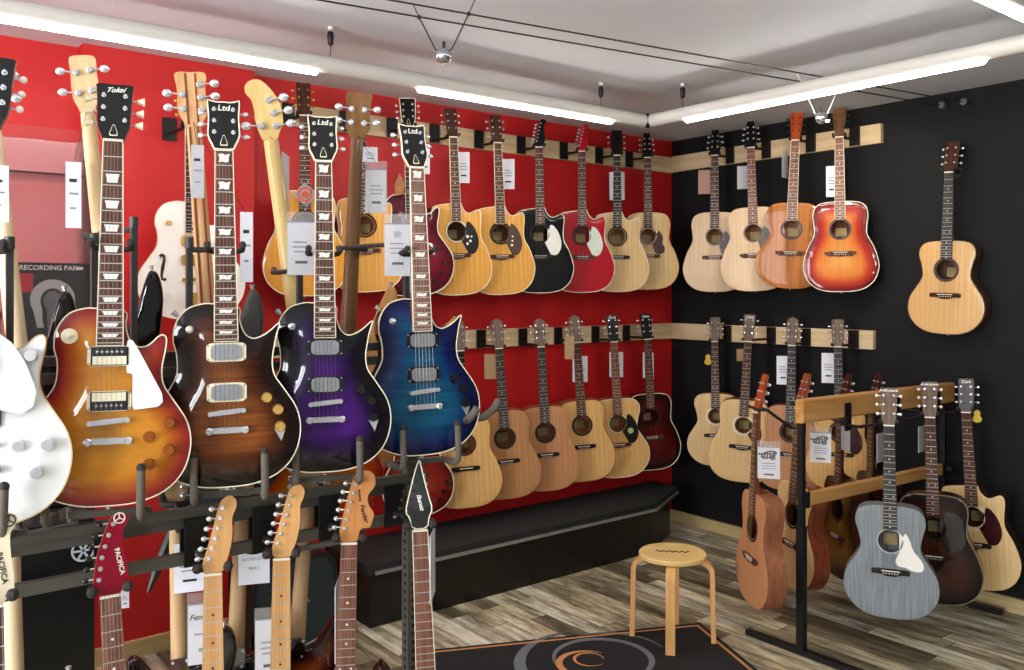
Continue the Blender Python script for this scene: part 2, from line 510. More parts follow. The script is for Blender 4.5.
INLINE = {
    'pacifica': [(-.022, 0), (-.031, .02), (-.0316, .03), (-.022, .084), (-.003, .137), (.012, .163), (.0255, .17), (.0426, .163), (.046, .152), (.034, .134), (.031, .125), (.033, .084), (.0395, .03), (.036, .014), (.0236, .008), (.022, 0)],
    'tele': [(-.021, 0), (-.0235, .02), (-.023, .027), (-.005, .084), (.0114, .152), (.021, .17), (.04, .177), (.053, .163), (.052, .144), (.041, .124), (.044, .087), (.0365, .042), (.024, .011), (.021, 0)],
    'big': [(-.021, 0), (-.025, .02), (-.0245, .03), (-.0087, .107), (.007, .162), (.019, .18), (.047, .182), (.064, .166), (.063, .138), (.043, .119), (.046, .092), (.06, .075), (.062, .066), (.0545, .0395), (.05, .034), (.028, .0345), (.0225, .012), (.021, 0)],
    'folk': [(-.022, 0), (-.026, .018), (-.026, .028), (-.006, .11), (.008, .16), (.022, .176), (.044, .172), (.05, .152), (.036, .128), (.034, .10), (.04, .05), (.036, .03), (.024, .016), (.022, 0)],
    'point': [(-.0215, 0), (-.026, .03), (-.038, .046), (-.028, .085), (-.004, .165), (.007, .186), (.0105, .165), (.026, .09), (.037, .05), (.026, .03), (.0215, 0)],
}

def tuner(parent, p, side, mat_post, mat_btn, big=1.0, name='tuning_peg', back=.012, tilt=None):
    """post on the face, gear box behind, button out at the side; p = post position on the head face"""
    mb = MB(); x, y, z = p; s = side
    mb.lathe([(0, -.008), (.0032 * big, -.008), (.0032 * big, -.001), (.0055 * big, -.001), (.0055 * big, .001)], (x, y, z), 10, 0, 'y') if False else None
    mb.cyl((x, y - .009, z), (x, y, z), .0034 * big, n=8, mi=0)
    mb.cyl((x, y - .0018, z), (x, y, z), .0058 * big, n=10, mi=0)
    mb.box((x, y + back + .005, z), (.014 * big, .010, .018 * big), 0)
    return mb

def tuner_obj(parent, p, side, edge_x, mp, mbn, back, big=1.0, btn='kidney', face=None):
    mb = tuner(parent, p, side, mp, mbn, big, back=back)
    x, y, z = p
    bx = edge_x + side * .011 * big; by = y + back + .005
    mb.cyl((x, by, z), (bx, by, z), .0021 * big, n=6, mi=0)
    if btn == 'kidney': mb.ball((bx + side * .006 * big, by, z), .0085 * big, 10, 1, (1, .55, .9))
    elif btn == 'tulip':
        mb.cyl((bx, by, z), (bx + side * .016, by, z), .0045, .0105, 8, 1)
    elif btn == 'ear':
        mb.ball((bx + side * .010, by, z + .001), .013 * big, 10, 1, (1, .3, .95))
    else: mb.ball((bx + side * .005, by, z), .009, 10, 1, (.85, .85, .85))
    fn = face
    if fn: mb.v = [fn(v) for v in mb.v]
    return mb.build('tuning_peg', [mp, mbn], parent)

def headstock(root, zN, kind, face, wood_, tilt=12, yt=-.004, th=.015, mp=None, btn_mat=None, btn='kidney', text=None, edge=None, drop=0.0, scale=1.0, flip=False):
    """head built flat with the nut at the origin, then tipped back round the nut"""
    mp = mp or CHROME; btn_mat = btn_mat or mp
    inline = kind in INLINE
    if inline: pts = ccw(chaikin([(x * scale, z * scale) for x, z in INLINE[kind]], 1 if kind == 'point' else 2))
    else: pts = ccw(chaikin([(x * scale, z * scale) for x, z in sym([(x, z) for x, z in HEADS[kind]['pts']][:1] + HEADS[kind]['pts'][1:])], 1))
    if flip: pts = ccw([(-x, z) for x, z in pts])
    a = R(tilt); ca, sa = math.cos(a), math.sin(a)
    def fn(q): return (q[0], yt + drop + q[1] * ca + q[2] * sa, zN + q[2] * ca - q[1] * sa)
    mb = MB()
    mb.prism(pts, .0012, th, 0)
    m2 = MB(); m2.prism(pts, 0, .0012, 1, mside=1)
    mb.add(m2.v, m2.f, 1)
    if edge:
        o = offset(pts, .0008); i_ = offset(pts, -.0022); n = len(pts)
        vs = [(p[0], -.0006, p[1]) for p in i_] + [(p[0], -.0006, p[1]) for p in o] + [(p[0], .006, p[1]) for p in o]
        mb.add(vs, [(k + r_ * n, (k + 1) % n + r_ * n, (k + 1) % n + (r_ + 1) * n, k + (r_ + 1) * n) for r_ in (0, 1) for k in range(n)], 2)
    mb.v = [fn(v) for v in mb.v]
    h = mb.build('headstock', [wood_, face, edge or CREAM], root)
    if inline:
        L = [p for p in INLINE[kind]]
        for k in range(6):
            z = (.034 + .0225 * k) * scale
            # left rim x at height z
            xs = [L[i][0] + (L[i + 1][0] - L[i][0]) * (z / scale - L[i][1]) / (L[i + 1][1] - L[i][1] + 1e-9) for i in range(7) if L[i][1] <= z / scale <= L[i + 1][1]]
            ex = (xs[0] if xs else L[5][0]) * scale
            sd = -1
            if flip: tuner_obj(h, (-(ex + .011), 0, z), 1, -ex, mp, btn_mat, th, .85, btn, fn)
            else: tuner_obj(h, (ex + .011, 0, z), -1, ex, mp, btn_mat, th, .85, btn, fn)
    else:
        H = HEADS[kind]
        for z in H['rows']:
            P = H['pts']
            ex = next((P[i][0] + (P[i + 1][0] - P[i][0]) * (z - P[i][1]) / (P[i + 1][1] - P[i][1] + 1e-9) for i in range(len(P) - 1) if P[i][1] <= z <= P[i + 1][1]), .03) * scale
            for s in (-1, 1): tuner_obj(h, (s * H['px'] * scale, 0, z * scale), s, s * ex, mp, btn_mat, th, .9 * scale, btn, fn)
    if kind in ('lp', 'ltd'):
        bell = [(.0085, .010), (.0085, .018), (.0055, .026), (.003, .036), (0, .039)]
        bl = ccw(chaikin(sym([(0, .010)] + bell), 1))
        c = MB(); c.prism(bl, -.0016, 0, 0); c.prism([(x * .82, .0105 + (z - .0105) * .86 + .002) for x, z in bl], -.0019, -.0016, 1)
        c.v = [fn(v) for v in c.v]; c.build('truss_cover', [CREAM, BLACKP], h)
    if text:
        t = MB()
        for (s, size, x, z, rot, shear) in text: put_text(t, s, size, x, -.0012, z, 0, shear, 0.0004, R(rot), fn)
        t.build('logo', text_ink(face), h)
    return h, fn

def text_ink(face): return DINK if ('maple' in face.name or 'cream' in face.name) else INK

def strings(root, zB, zN, yB, yN, spread0, spread1, mat, n=6, r=.0006):
    mb = MB()
    for k in range(n):
        t = k / (n - 1) - .5
        mb.tube([(t * spread0, yB, zB), (t * spread1, yN, zN)], r * .75 * (1.25 - .5 * k / n), 4, 0, False)
    return mb.build('strings', mat, root)

def arcpts(cx, cz, r, a0, a1, n=10): return [(cx + r * math.cos(R(a0 + (a1 - a0) * i / n)), cz + r * math.sin(R(a0 + (a1 - a0) * i / n))) for i in range(n + 1)]

def pickguard_pts(kind, hz):
    a = arcpts(0, hz, .056, 38 if kind in ('drop', 'scallop', 'wide') else 60, -62, 8)
    if kind == 'drop': e = [(.040, hz - .075), (.06, hz - .100), (.085, hz - .105), (.108, hz - .08), (.112, hz - .04), (.098, hz + .005), (.075, hz + .04)]
    elif kind == 'scallop': e = [(.036, hz - .085), (.044, hz - .115), (.078, hz - .122), (.108, hz - .105), (.108, hz - .07), (.09, hz - .05), (.10, hz - .015), (.085, hz + .02), (.06, hz + .045)]
    elif kind == 'wide': e = [(.04, hz - .10), (.07, hz - .13), (.105, hz - .125), (.128, hz - .08), (.125, hz - .03), (.105, hz + .02), (.075, hz + .055), (.055, hz + .05)]
    elif kind == 'falcon':
        a = arcpts(0, hz, .054, 48, -42, 8)
        e = [(.03, hz - .062), (.018, hz - .085), (.03, hz - .108), (.06, hz - .108), (.085, hz - .122), (.126, hz - .124), (.136, hz - .095), (.115, hz - .06), (.088, hz - .03), (.08, hz + .01), (.056, hz + .05)]
    elif kind == 'big': e = [(.03, hz - .09), (.06, hz - .11), (.105, hz - .10), (.135, hz - .06), (.125, hz + .0), (.12, hz + .06), (.06, hz + .085), (.045, hz + .07)]
    else: e = [(.045, hz - .075), (.075, hz - .09), (.1, hz - .07), (.1, hz - .03), (.08, hz + .01)]
    return ccw(a + chaikin(e, 1)[1:])

def acoustic(root, sp):
    """sp: shape, top, side, neck, board, head(kind, face), guard(kind, mat), bind, rosette, pegs, bridge ..."""
    key = sp['shape']; poly = shape(key)
    om = key == 'om'
    L = .49 if om else .508; hz = .338 if om else .352; zS = .206 if om else .219; dpt = sp.get('depth', .10)
    zN = L + (.353 if om else .359); sc = zN - zS; zE = .39 if om else .408
    hr = .050
    back = MB()
    mb, mats = rim(poly, 0, dpt, sp['side'], 'body', .003, True, key, None, .012)
    body = mb.build('body', mats, root)
    add_edge(body.data, poly)
    link('soundboard', plate_mesh('soundboard', key, poly, sp['top'], lambda d, p: max(0, .003 - d), (0, hz, hr)), root)
    if sp.get('bind'): binding(poly, .001, sp['bind'], root, .003, .005)
    # sound hole lining and rings
    rm = MB()
    r0, r1, c0, c1 = sp.get('rosette', (.054, .064, 'ebony', 'ebony'))
    rm.ring((0, hz), hr, hr + .0015, -.0005, .006, 32, 0)
    rm.ring((0, hz), r0, r0 + .0022, -.0008, .001, 32, 0); rm.ring((0, hz), r1 - .0022, r1, -.0008, .001, 32, 0)
    rm.ring((0, hz), r0 + .0022, r1 - .0022, -.0007, .001, 32, 1)
    rm.build('rosette', [MATS[c0], MATS[c1]], root)
    if sp.get('paper', True):
        MB().box((0, dpt - .006, hz - .012), (.06, .002, .05)).build('maker_label', plain('label_paper', 'b09a6c', .8), body)
    # bridge
    bw, bh = .155, .026
    kind = sp.get('bridge_shape', 'belly')
    if kind == 'wing': bp = [(-.085, zS - .006), (-.06, zS - .02), (-.03, zS - .017), (0, zS - .022), (.03, zS - .017), (.06, zS - .02), (.085, zS - .006), (.085, zS + .006), (.05, zS + .009), (-.05, zS + .009), (-.085, zS + .006)]
    elif kind == 'plain': bp = [(-bw / 2, zS - .012), (bw / 2, zS - .012), (bw / 2, zS + .012), (-bw / 2, zS + .012)]
    else: bp = [(-bw / 2, zS - .012), (-.04, zS - .012), (-.02, zS - .02), (.02, zS - .02), (.04, zS - .012), (bw / 2, zS - .012), (bw / 2, zS + .011), (-bw / 2, zS + .011)]
    br = MB().prism(ccw(chaikin(bp, 1, .12)), -.0085, .001).build('bridge', sp.get('bridge', ROSEW), root)
    MB().box((0, -.0105, zS + .003), (.075, .005, .0035)).build('saddle', BONE, br)
    pn = MB()
    for k in range(6): pn.ball(((k / 5 - .5) * .056, -.009, zS - .008), .0032, 6, 0)
    pn.build('bridge_pins', sp.get('pins', BONE), br)
    if sp.get('guard'):
        k, m = sp['guard']
        g = MB().prism(pickguard_pts(k, hz), -.0016, .001).build('pickguard', m, root)
        if sp.get('guard_mark'):
            q = MB()
            for (x, z, r_) in sp['guard_mark']:
                q.prism(arcpts(x, hz + z, r_, 0, 330, 7), -.002, -.0015)
            q.build('guard_inlay', sp.get('mark_mat', PEARL), g)
    w0, w1 = .044, .057
    fingerboard(root, zN, zE, sc, w0, w1, -.0075, .0008, sp['board'], sp.get('inlay', 'dot'), 20, sp.get('fbind'), sp.get('frw', .0024))
    MB().box((0, -.0072, zN + .0022), (.0445, .009, .0055)).build('nut', BONE, root)
    neck(root, zN + .004, L, w0, w1 - .002, .0005, .017, .02, sp['neck'], dpt * .8)
    hk, face = sp['head']
    headstock(root, zN + .0045, hk, face, sp['neck'], 12, -.006, .014, sp.get('pegs', CHROME), sp.get('btn', sp.get('pegs', CHROME)), sp.get('btn_shape', 'kidney'), sp.get('text'), sp.get('hedge'))
    strings(root, zS - .006, zN + .004, -.0125, -.0105, .056, .036, BRONZE)
    MB().cyl((0, dpt * .5, .002), (0, dpt * .5, -.009), .004, .0055, 8).build('strap_button', sp.get('pin', CHROME), root)
    if sp.get('cutbutton'): MB().cyl((.06, dpt * .5, L - .004), (.06, dpt * .5, L + .01), .004, .006, 8).build('strap_button', CHROME, root)
    root['nut'] = zN
    return zN

def acoustic_len(key): return .49 + .353 if key == 'om' else .508 + .359

def humbucker(root, z, yt, ring, cover, zebra=None):
    p = MB().box((0, yt - .003, z), (.09, .006, .045), 0)
    for s in (-1, 1):
        p.cyl((s * .041, yt - .0075, z), (s * .041, yt - .005, z), .002, n=6, mi=1)
    o = MB()
    o.prism(ccw(chaikin([(-.045, z - .0225), (.045, z - .0225), (.045, z + .0225), (-.045, z + .0225)], 2, .12)), yt - .006, yt + .004, 0)
    for s in (-1, 1):
        for t in (-1, 1): o.cyl((s * .041, yt - .0072, z + t * .016), (s * .041, yt - .005, z + t * .016), .0022, n=6, mi=1)
    po = o.build('pickup', [ring, CHROME], root)
    if zebra:
        MB().box((0, yt - .0062, z), (.076, .004, .041)).build('pickup_base', BLACKP, po)
        up, lo = (BLACKP, CREAM) if zebra == 'up' else (CREAM, BLACKP)
        for m, dz in ((up, .0095), (lo, -.0095)):
            c = MB().box((0, yt - .009, z + dz), (.068, .008, .0185), 0)
            if m is BLACKP:
                for k in range(6): c.cyl(((k / 5 - .5) * .05, yt - .0145, z + dz), ((k / 5 - .5) * .05, yt - .012, z + dz), .0028, n=8, mi=1)
            c.build('bobbin', [m, CHROME], po)
    else:
        c = MB().prism(ccw(chaikin([(-.035, z - .0185), (.035, z - .0185), (.035, z + .0185), (-.035, z + .0185)], 2, .15)), yt - .0125, yt, 0)
        for k in range(6): c.cyl(((k / 5 - .5) * .05, yt - .0136, z + .008), ((k / 5 - .5) * .05, yt - .012, z + .008), .0022, n=6, mi=0)
        c.build('pickup_cover', [NICKEL if cover is CHROME else cover], po)
    return po

def knob(root, x, z, y, mat, r=.011, h=.014, name='knob', top=None):
    mb = MB().lathe([(r * 1.12, 0), (r * 1.1, .003), (r * .92, h * .75), (r * .85, h), (0, h)], (x, y, z), 16, 0, 'y')
    if top: mb.lathe([(r * .45, h + .0004), (0, h + .0008)], (x, y, z), 12, 1, 'y')
    return mb.build(name, [mat, top or mat], root)

def electric(root, sp):
    """solid body guitar: sp: shape, top, back, neck, board, head, pickups, hardware"""
    key = sp['shape']; poly = shape(key); lp = key in ('lp', 'ec')
    T = sp.get('thick', .05); arch = .013 if lp else 0.0
    zB = sp.get('zB', .155); sc = sp.get('scale', .628 if lp else .648); zN = zB + sc
    zE = fret_z(zN, sc, sp.get('frets', 22)) - .006
    r_ = .002 if lp else .007
    def yf(d, p):
        if lp:
            t = min(1, d / .075); return -arch * t * t * (3 - 2 * t)
        return max(0, r_ - d)
    mb, mats = rim(poly, -r_ if lp else 0, T, sp['back'], 'body', r_, True, key)
    if lp:  # start the sides exactly at the plate edge
        pass
    body = mb.build('body', mats, root)
    add_edge(body.data, poly)
    link('top', plate_mesh('top', key, poly, sp['top'], yf), root)
    if sp.get('bind'): binding(poly, .0, sp['bind'], root)
    hw = sp.get('hw', CHROME)
    fby = -.021 if lp else -.010
    ya = -arch
    for (z, ring, zeb) in sp.get('pickups', ()):
        humbucker(root, z, ya, ring, sp.get('cover', CHROME), zeb)
    for z in sp.get('singles', ()):
        MB().prism(ccw(chaikin([(-.041, z - .009), (.041, z - .009), (.041, z + .009), (-.041, z + .009)], 2, .2)), -.008, .001).build('pickup', sp.get('single_mat', WHITEP), root)
    if sp.get('guard'):
        pts, m = sp['guard']
        MB().prism(ccw(chaikin(pts, 1, .1)), -arch - .0075 if lp else -.0025, -arch - .005 if lp else .001).build('pickguard', m, root)
    # bridge and tailpiece
    if lp:
        b = MB().prism(ccw(chaikin([(-.042, zB - .006), (.042, zB + .001), (.042, zB + .013), (-.042, zB + .006)], 2, .2)), ya - .016, ya - .004, 0)
        for k in range(6): b.box(((k / 5 - .5) * .054, ya - .0175, zB + .003 + (k / 5 - .5) * .005), (.006, .004, .009), 0)
        for s in (-1, 1): b.cyl((s * .037, ya - .018, zB + .003 * s + .003), (s * .037, ya + .002, zB + .003 * s + .003), .006, n=12)
        b.build('bridge', hw, root)
        t = MB().prism(ccw(chaikin([(-.048, zB - .046), (.048, zB - .046), (.05, zB - .040), (.044, zB - .032), (-.044, zB - .032), (-.05, zB - .040)], 2, .2)), ya - .014, ya - .003)
        for s in (-1, 1): t.lathe([(.0085, 0), (.0085, .016), (.006, .018), (0, .018)], (s * .041, ya, zB - .040), 14, 0, 'y')
        t.build('tailpiece', hw, root)
    else:
        b = MB().box((0, -.006, zB - .008), (.08, .006, .04))
        for k in range(6): b.box(((k / 5 - .5) * .053, -.011, zB), (.008, .005, .016))
        b.build('bridge', hw, root)
    for k, (x, z) in enumerate(sp.get('knobs', ())):
        knob(root, x, z, ya * .75, sp.get('knob_mat', GOLD), .0122, .015, 'knob', sp.get('knob_top'))
    if sp.get('toggle'):
        x, z, ringm = sp['toggle']
        tg = MB().lathe([(.017 if ringm is not None else .009, -.0005), (.017 if ringm is not None else .009, .0025), (.006, .003)], (x, ya * .5 - .002, z), 20, 0, 'y').build('toggle_switch', ringm or hw, root)
        MB().lathe([(.006, 0), (.006, .006), (.003, .0065), (.0025, .018), (.0045, .022), (0, .026)], (x, ya * .5 - .004, z), 12, 0, 'y').build('switch_tip', sp.get('tip', CREAM), tg)
    if sp.get('blade'):   # small angled switch with a silver surround
        x, z = sp['blade']
        MB().prism([(x - .012, z + .014), (x + .014, z + .012), (x + .004, z - .016)], ya * .6 - .004, ya * .6 + .002).build('selector_plate', hw, root)
    fingerboard(root, zN, zE, sc, .0405, .054, fby - .004, fby + .003, sp['board'], sp.get('inlay', 'dot'), sp.get('frets', 22), sp.get('fbind'), sp.get('frw', .002))
    MB().box((0, fby - .004, zN + .002), (.0405, .008, .005)).build('nut', BONE, root)
    zj = .40 if lp else .355
    neck(root, zN + .003, zj, .0405, .053, fby + .003, .016, .019, sp['neck'], .04 if lp else None)
    if lp: MB().prism([(-.028, zE + .002), (.028, zE + .002), (.0275, zj + .03), (-.0275, zj + .03)], fby + .002, .0).build('neck_heel', sp['neck'], root)
    hk = sp['head']
    headstock(root, zN + .004, hk[0], hk[1], sp['neck'], sp.get('tilt', 15 if hk[0] in HEADS else (12 if hk[0] == 'point' else 2)), fby, .014, hw, sp.get('btn', hw), sp.get('btn_shape', 'kidney'), sp.get('text'), sp.get('hedge'), .0 if hk[0] in HEADS else .004, sp.get('head_scale', 1.0))
    if lp: strings(root, zB - .036, zN + .004, ya - .018, fby - .0085, .053, .035, STEEL, r=.0005)
    else: strings(root, zB - .006, zN + .004, -.016, fby - .0085, .053, .035, STEEL, r=.0005)
    b = MB(); b.cyl((0, T * .5, .001), (0, T * .5, -.01), .004, .007, 8); b.build('strap_button', hw, root)
    if not lp:
        i = max(range(len(poly)), key=lambda q: poly[q][1] - (9 if poly[q][0] > 0 else 0)); px, pz = poly[i]
        MB().cyl((px, T * .5, pz - .001), (px, T * .5, pz + .01), .004, .007, 8).build('strap_button', hw, root)
    elif sp.get('sidebutton'):
        MB().cyl((-.108, T * .4, .408), (-.120, T * .4, .42), .004, .0075, 8).build('strap_button', hw, root)
    return zN

def electric_len(sp): return sp.get('zB', .155) + sp.get('scale', .628 if sp['shape'] in ('lp', 'ec') else .648)

BASSHEAD = {
    'paddle': [(-.024, 0), (-.03, .03), (-.046, .055), (-.047, .10), (-.045, .16), (-.048, .205), (-.03, .215), (.035, .212), (.046, .20), (.043, .15), (.046, .10), (.044, .05), (.03, .025), (.024, 0)],
    'hook': [(-.024, 0), (-.032, .025), (-.05, .05), (-.054, .085), (-.05, .13), (-.03, .17), (-.012, .195), (.012, .215), (.045, .21), (.062, .19), (.06, .165), (.044, .15), (.040, .11), (.042, .06), (.032, .02), (.024, 0)],
    'open': [(-.024, 0), (-.034, .02), (-.052, .05), (-.05, .09), (-.047, .14), (-.058, .19), (-.03, .197), (0, .192), (.03, .197), (.058, .19), (.047, .14), (.05, .09), (.052, .05), (.034, .02), (.024, 0)],
    'guitar': [(-.021, 0), (-.026, .02), (-.036, .04), (-.035, .09), (-.028, .14), (-.01, .165), (.02, .17), (.036, .155), (.032, .11), (.036, .06), (.026, .02), (.021, 0)],
}
def reversed_guitar(root, sp):
    """an instrument hung with its back to us: rear of neck and head, geared tuners, bolt plate"""
    bass = sp.get('bass', True); key = sp.get('shape', 'bass'); poly = shape(key); T = .042
    zN = sp['zN']; zP = .39 if bass else .398
    mb, mats = rim(poly, 0, T, sp['body'], 'body', .007, True, key)
    add_edge(mb.build('body', mats, root).data, poly)
    link('top', plate_mesh('top', key, poly, sp.get('face', sp['body']), lambda d, p: max(0, .007 - d)), root)
    w0, w1 = (.037, .049) if bass else (.038, .05)
    zE = .31
    fingerboard(root, zN, zE, zN - .12, w0, w1, -.012, -.005, sp.get('board', ROSEW), 'dot', 20)
    nk = neck(root, zN + .003, zE + .01, w0, w1, -.005, .022, .026, sp['neck'])
    if sp.get('stripes'):
        for x in (-.011, .011):
            MB().bar((x * 1.15, .0195, zE + .08), (x * .9, .0155, zN), .0055, .004, 0, up=(0, 1, 0)).build('neck_stripe', MAHOG, nk)
    if sp.get('plate', True):
        p = MB().prism(ccw(chaikin([(-.026, zP - .075), (.026, zP - .075), (.026, zP - .012), (-.026, zP - .012)], 2, .1)), T - .001, T + .003, 0)
        for s in (-1, 1):
            for z in (zP - .066, zP - .021): p.cyl((s * .018, T + .002, z), (s * .018, T + .005, z), .004, n=8, mi=1)
        p.build('neck_plate', [plain('plate_chrome', '7c7f84', .12, 1.0), CHROME], root)
    hs = .72 if bass else .9
    pts = ccw(chaikin([(x * hs, z * hs) for x, z in BASSHEAD[sp['head']]], 2))
    a = R(sp.get('tilt', 10)); ca, sa = math.cos(a), math.sin(a)
    def fn(q): return (q[0], -.008 + q[1] * ca + q[2] * sa, zN + .004 + q[2] * ca - q[1] * sa)
    hb = MB().prism(pts, 0, .015); hb.v = [fn(v) for v in hb.v]
    h = hb.build('headstock', sp.get('headmat', sp['neck']), root)
    if sp.get('stripes'):
        for x in (-.012, .012):
            s = MB().box((x, .0155, .072), (.005, .002, .13)); s.v = [fn(v) for v in s.v]; s.build('head_stripe', MAHOG, h)
    for (x, z, sd) in sp['tuners']:
        big = .66 if bass else .6
        x *= hs; z *= hs
        t = MB()
        t.lathe([(.0135 * big, -.015), (.0135 * big, -.018), (0, -.018)], (x, 0, z), 12, 0, 'y')
        t.lathe([(.0115 * big, -.015), (.0115 * big, -.024), (.008 * big, -.026), (0, -.026)], (x, 0, z), 14, 0, 'y')
        t.cyl((x, .022, z), (x + sd * .042 * big, .022, z + .003), .003 * big, n=8, mi=0)
        t.ball((x + sd * .056 * big, .022, z + .003), .0185 * big, 12, 0, (1, .3, .85))
        t.cyl((x, -.012, z), (x, 0, z), .006 * big, n=10, mi=0)
        t.v = [fn(v) for v in t.v]
        t.build('tuning_peg', CHROME, h)
    i = max(range(len(poly)), key=lambda q: poly[q][1] - (9 if poly[q][0] > 0 else 0)); px, pz = poly[i]
    MB().cyl((px, T * .5, pz - .001), (px, T * .5, pz + .012), .004, .0075, 8).build('strap_button', CHROME, root)
    MB().box((0, -.01, .12), (.08, .012, .05)).build('bridge', CHROME, root)
    strings(root, .12, zN, -.017, -.015, .057, .03, STEEL, 4 if bass else 6, .0008)
    return zN

def pose(root, B, N, psi, L):
    """B bottom of the body, N nut, psi heading of the face; returns the scale used"""
    B, N = Vector(B), Vector(N); z = (N - B).normalized()
    y0 = Vector((-math.sin(psi), math.cos(psi), 0)); x = y0.cross(z).normalized(); y = z.cross(x)
    k = (N - B).length / L
    M = Matrix((x, y, z)).transposed().to_4x4()
    root.matrix_world = Matrix.Translation(B) @ M @ Matrix.Scale(k, 4)
    bpy.context.view_layer.update()
    return root.matrix_world.copy(), k
# body bottom, nut, heading of every hanging guitar (metres, degrees)
POSE = {
 'W1': ((1.2443, 3.82, 1.5028), (1.2315, 3.82, 2.3346), -10.8),
 'W2': ((1.8305, 3.95, 1.6005), (1.8201, 3.95, 2.4766), -19.9),
 'W3': ((2.1679, 3.95, 1.62), (2.1306, 3.95, 2.4545), -27.3),
 'W4': ((2.4458, 3.95, 1.5987), (2.4118, 3.95, 2.4873), -27.0),
 'W5': ((2.7361, 3.95, 1.6034), (2.6961, 3.95, 2.4678), -17.4),
 'W6': ((3.0426, 3.95, 1.6057), (3.0023, 3.95, 2.4694), -21.8),
 'W7': ((3.3275, 3.95, 1.6141), (3.312, 3.95, 2.4762), -32.9),
 'W8': ((3.6635, 3.95, 1.6169), (3.6559, 3.95, 2.4862), -36.4),
 'W9': ((3.9687, 3.95, 1.6219), (3.9624, 3.95, 2.4912), -40.6),
 'W10': ((4.2566, 3.95, 1.6365), (4.2442, 3.95, 2.5034), -40.1),
 'L9': ((2.4833, 3.95, 0.424), (2.4334, 3.95, 1.2699), -19.3),
 'L0': ((2.7969, 3.95, 0.4185), (2.7428, 3.95, 1.2941), -26.5),
 'L1': ((3.0863, 3.95, 0.4259), (3.0138, 3.95, 1.2964), -28.5),
 'L2': ((3.3862, 3.95, 0.4296), (3.3275, 3.95, 1.2933), -30.5),
 'L3': ((3.6921, 3.95, 0.4452), (3.6142, 3.95, 1.3085), -30.1),
 'L4': ((3.9939, 3.95, 0.4295), (3.9355, 3.95, 1.3014), -31.7),
 'L5': ((4.2763, 3.93, 0.4457), (4.2246, 3.93, 1.309), -28.4),
 'B1': ((4.52, 3.619, 1.6213), (4.52, 3.6165, 2.5035), -57.1),
 'B2': ((4.52, 3.3054, 1.6262), (4.52, 3.3359, 2.5176), -59.2),
 'B3': ((4.52, 3.0626, 1.641), (4.52, 3.0188, 2.5197), -61.0),
 'B4': ((4.52, 2.724, 1.6211), (4.52, 2.7333, 2.4983), -62.0),
 'B5': ((4.6, 2.181, 1.3976), (4.6, 2.1531, 2.2428), -84.9),
 'C1': ((4.55, 3.6308, 0.4853), (4.55, 3.6405, 1.2948), -57.2),
 'C2': ((4.44, 3.3578, 0.4427), (4.44, 3.2982, 1.3141), -56.6),
 'C3': ((4.535, 3.0727, 0.4248), (4.535, 3.0534, 1.2984), -61.0),
 'C4': ((4.52, 2.7227, 0.4899), (4.52, 2.7426, 1.3067), -63.6),
 'S1': ((3.2976, 2.4441, 0.1982), (3.3245, 2.423, 1.07), -123.0),
 'S2': ((3.6803, 2.4993, 0.1855), (3.7225, 2.4661, 1.0491), -114.0),
 'S3': ((4.0414, 2.4696, 0.169), (4.0667, 2.4497, 1.0273), -120.0),
 'S4': ((4.3632, 2.4709, 0.157), (4.38, 2.4577, 1.0113), -120.0),
 'R1': ((3.6331, 1.951, 0.1989), (3.6455, 1.9668, 1.0349), -61.8),
 'R2': ((4.0575, 1.9607, 0.1659), (4.0554, 1.9878, 1.0317), -68.1),
 'R3': ((4.4362, 1.9426, 0.1606), (4.4261, 1.9887, 1.0228), -80.1),
 'E0': ((0.2196, 1.9904, 1.1544), (0.2528, 2.0404, 1.946), -14.5),
 'E1': ((0.4758, 2.0179, 1.157), (0.4996, 2.0679, 1.9501), -17.2),
 'E2': ((0.7376, 2.0154, 1.1622), (0.7462, 2.0654, 1.9534), -20.1),
 'E3': ((0.994, 2.0301, 1.1622), (1.0114, 2.0801, 1.9529), -22.2),
 'E4': ((1.2889, 2.027, 1.1717), (1.2877, 2.077, 1.961), -14.6),
 'A0': ((0.4061, 2.43, 1.073), (0.3166, 2.47, 2.038), 170.5),
 'A1': ((0.5994, 2.36, 1.1539), (0.5185, 2.4, 2.0695), 165.8),
 'A2': ((0.8515, 2.38, 1.0463), (0.791, 2.42, 2.0712), 160.3),
 'A3': ((1.1424, 2.33, 0.9542), (0.9914, 2.37, 2.0473), 153.9),
 'A4': ((1.2605, 2.46, 1.0581), (1.3341, 2.5, 2.1047), 152.9),
 'P0': ((0.2179, 1.7119, 0.2426), (0.2415, 1.8969, 1.0236), -5.8),
 'P1': ((0.4912, 1.9008, 0.1719), (0.4741, 1.9938, 0.9693), -10.7),
 'P2': ((0.6519, 1.8744, 0.1724), (0.7068, 2.0269, 0.9589), -21.1),
 'P3': ((0.8566, 2.006, 0.1641), (0.8738, 2.0228, 0.9668), -25.7),
 'P4': ((1.0224, 2.0078, 0.1708), (1.055, 2.0202, 0.973), -26.2),
 'P5': ((1.2635, 1.9504, 0.1773), (1.2524, 1.9921, 0.9791), -30.5),
 'D0': ((0.3686, 2.42, 0.1262), (0.3481, 2.42, 1.106), 171.8),
 'D1': ((0.7152, 2.27, 0.3474), (0.6966, 2.27, 1.0772), 162.9),
 'D2': ((0.8412, 2.28, 0.3327), (0.8725, 2.28, 1.062), 159.1),
 'D3': ((0.9955, 2.27, 0.3203), (1.058, 2.27, 1.0476), 155.0),
}
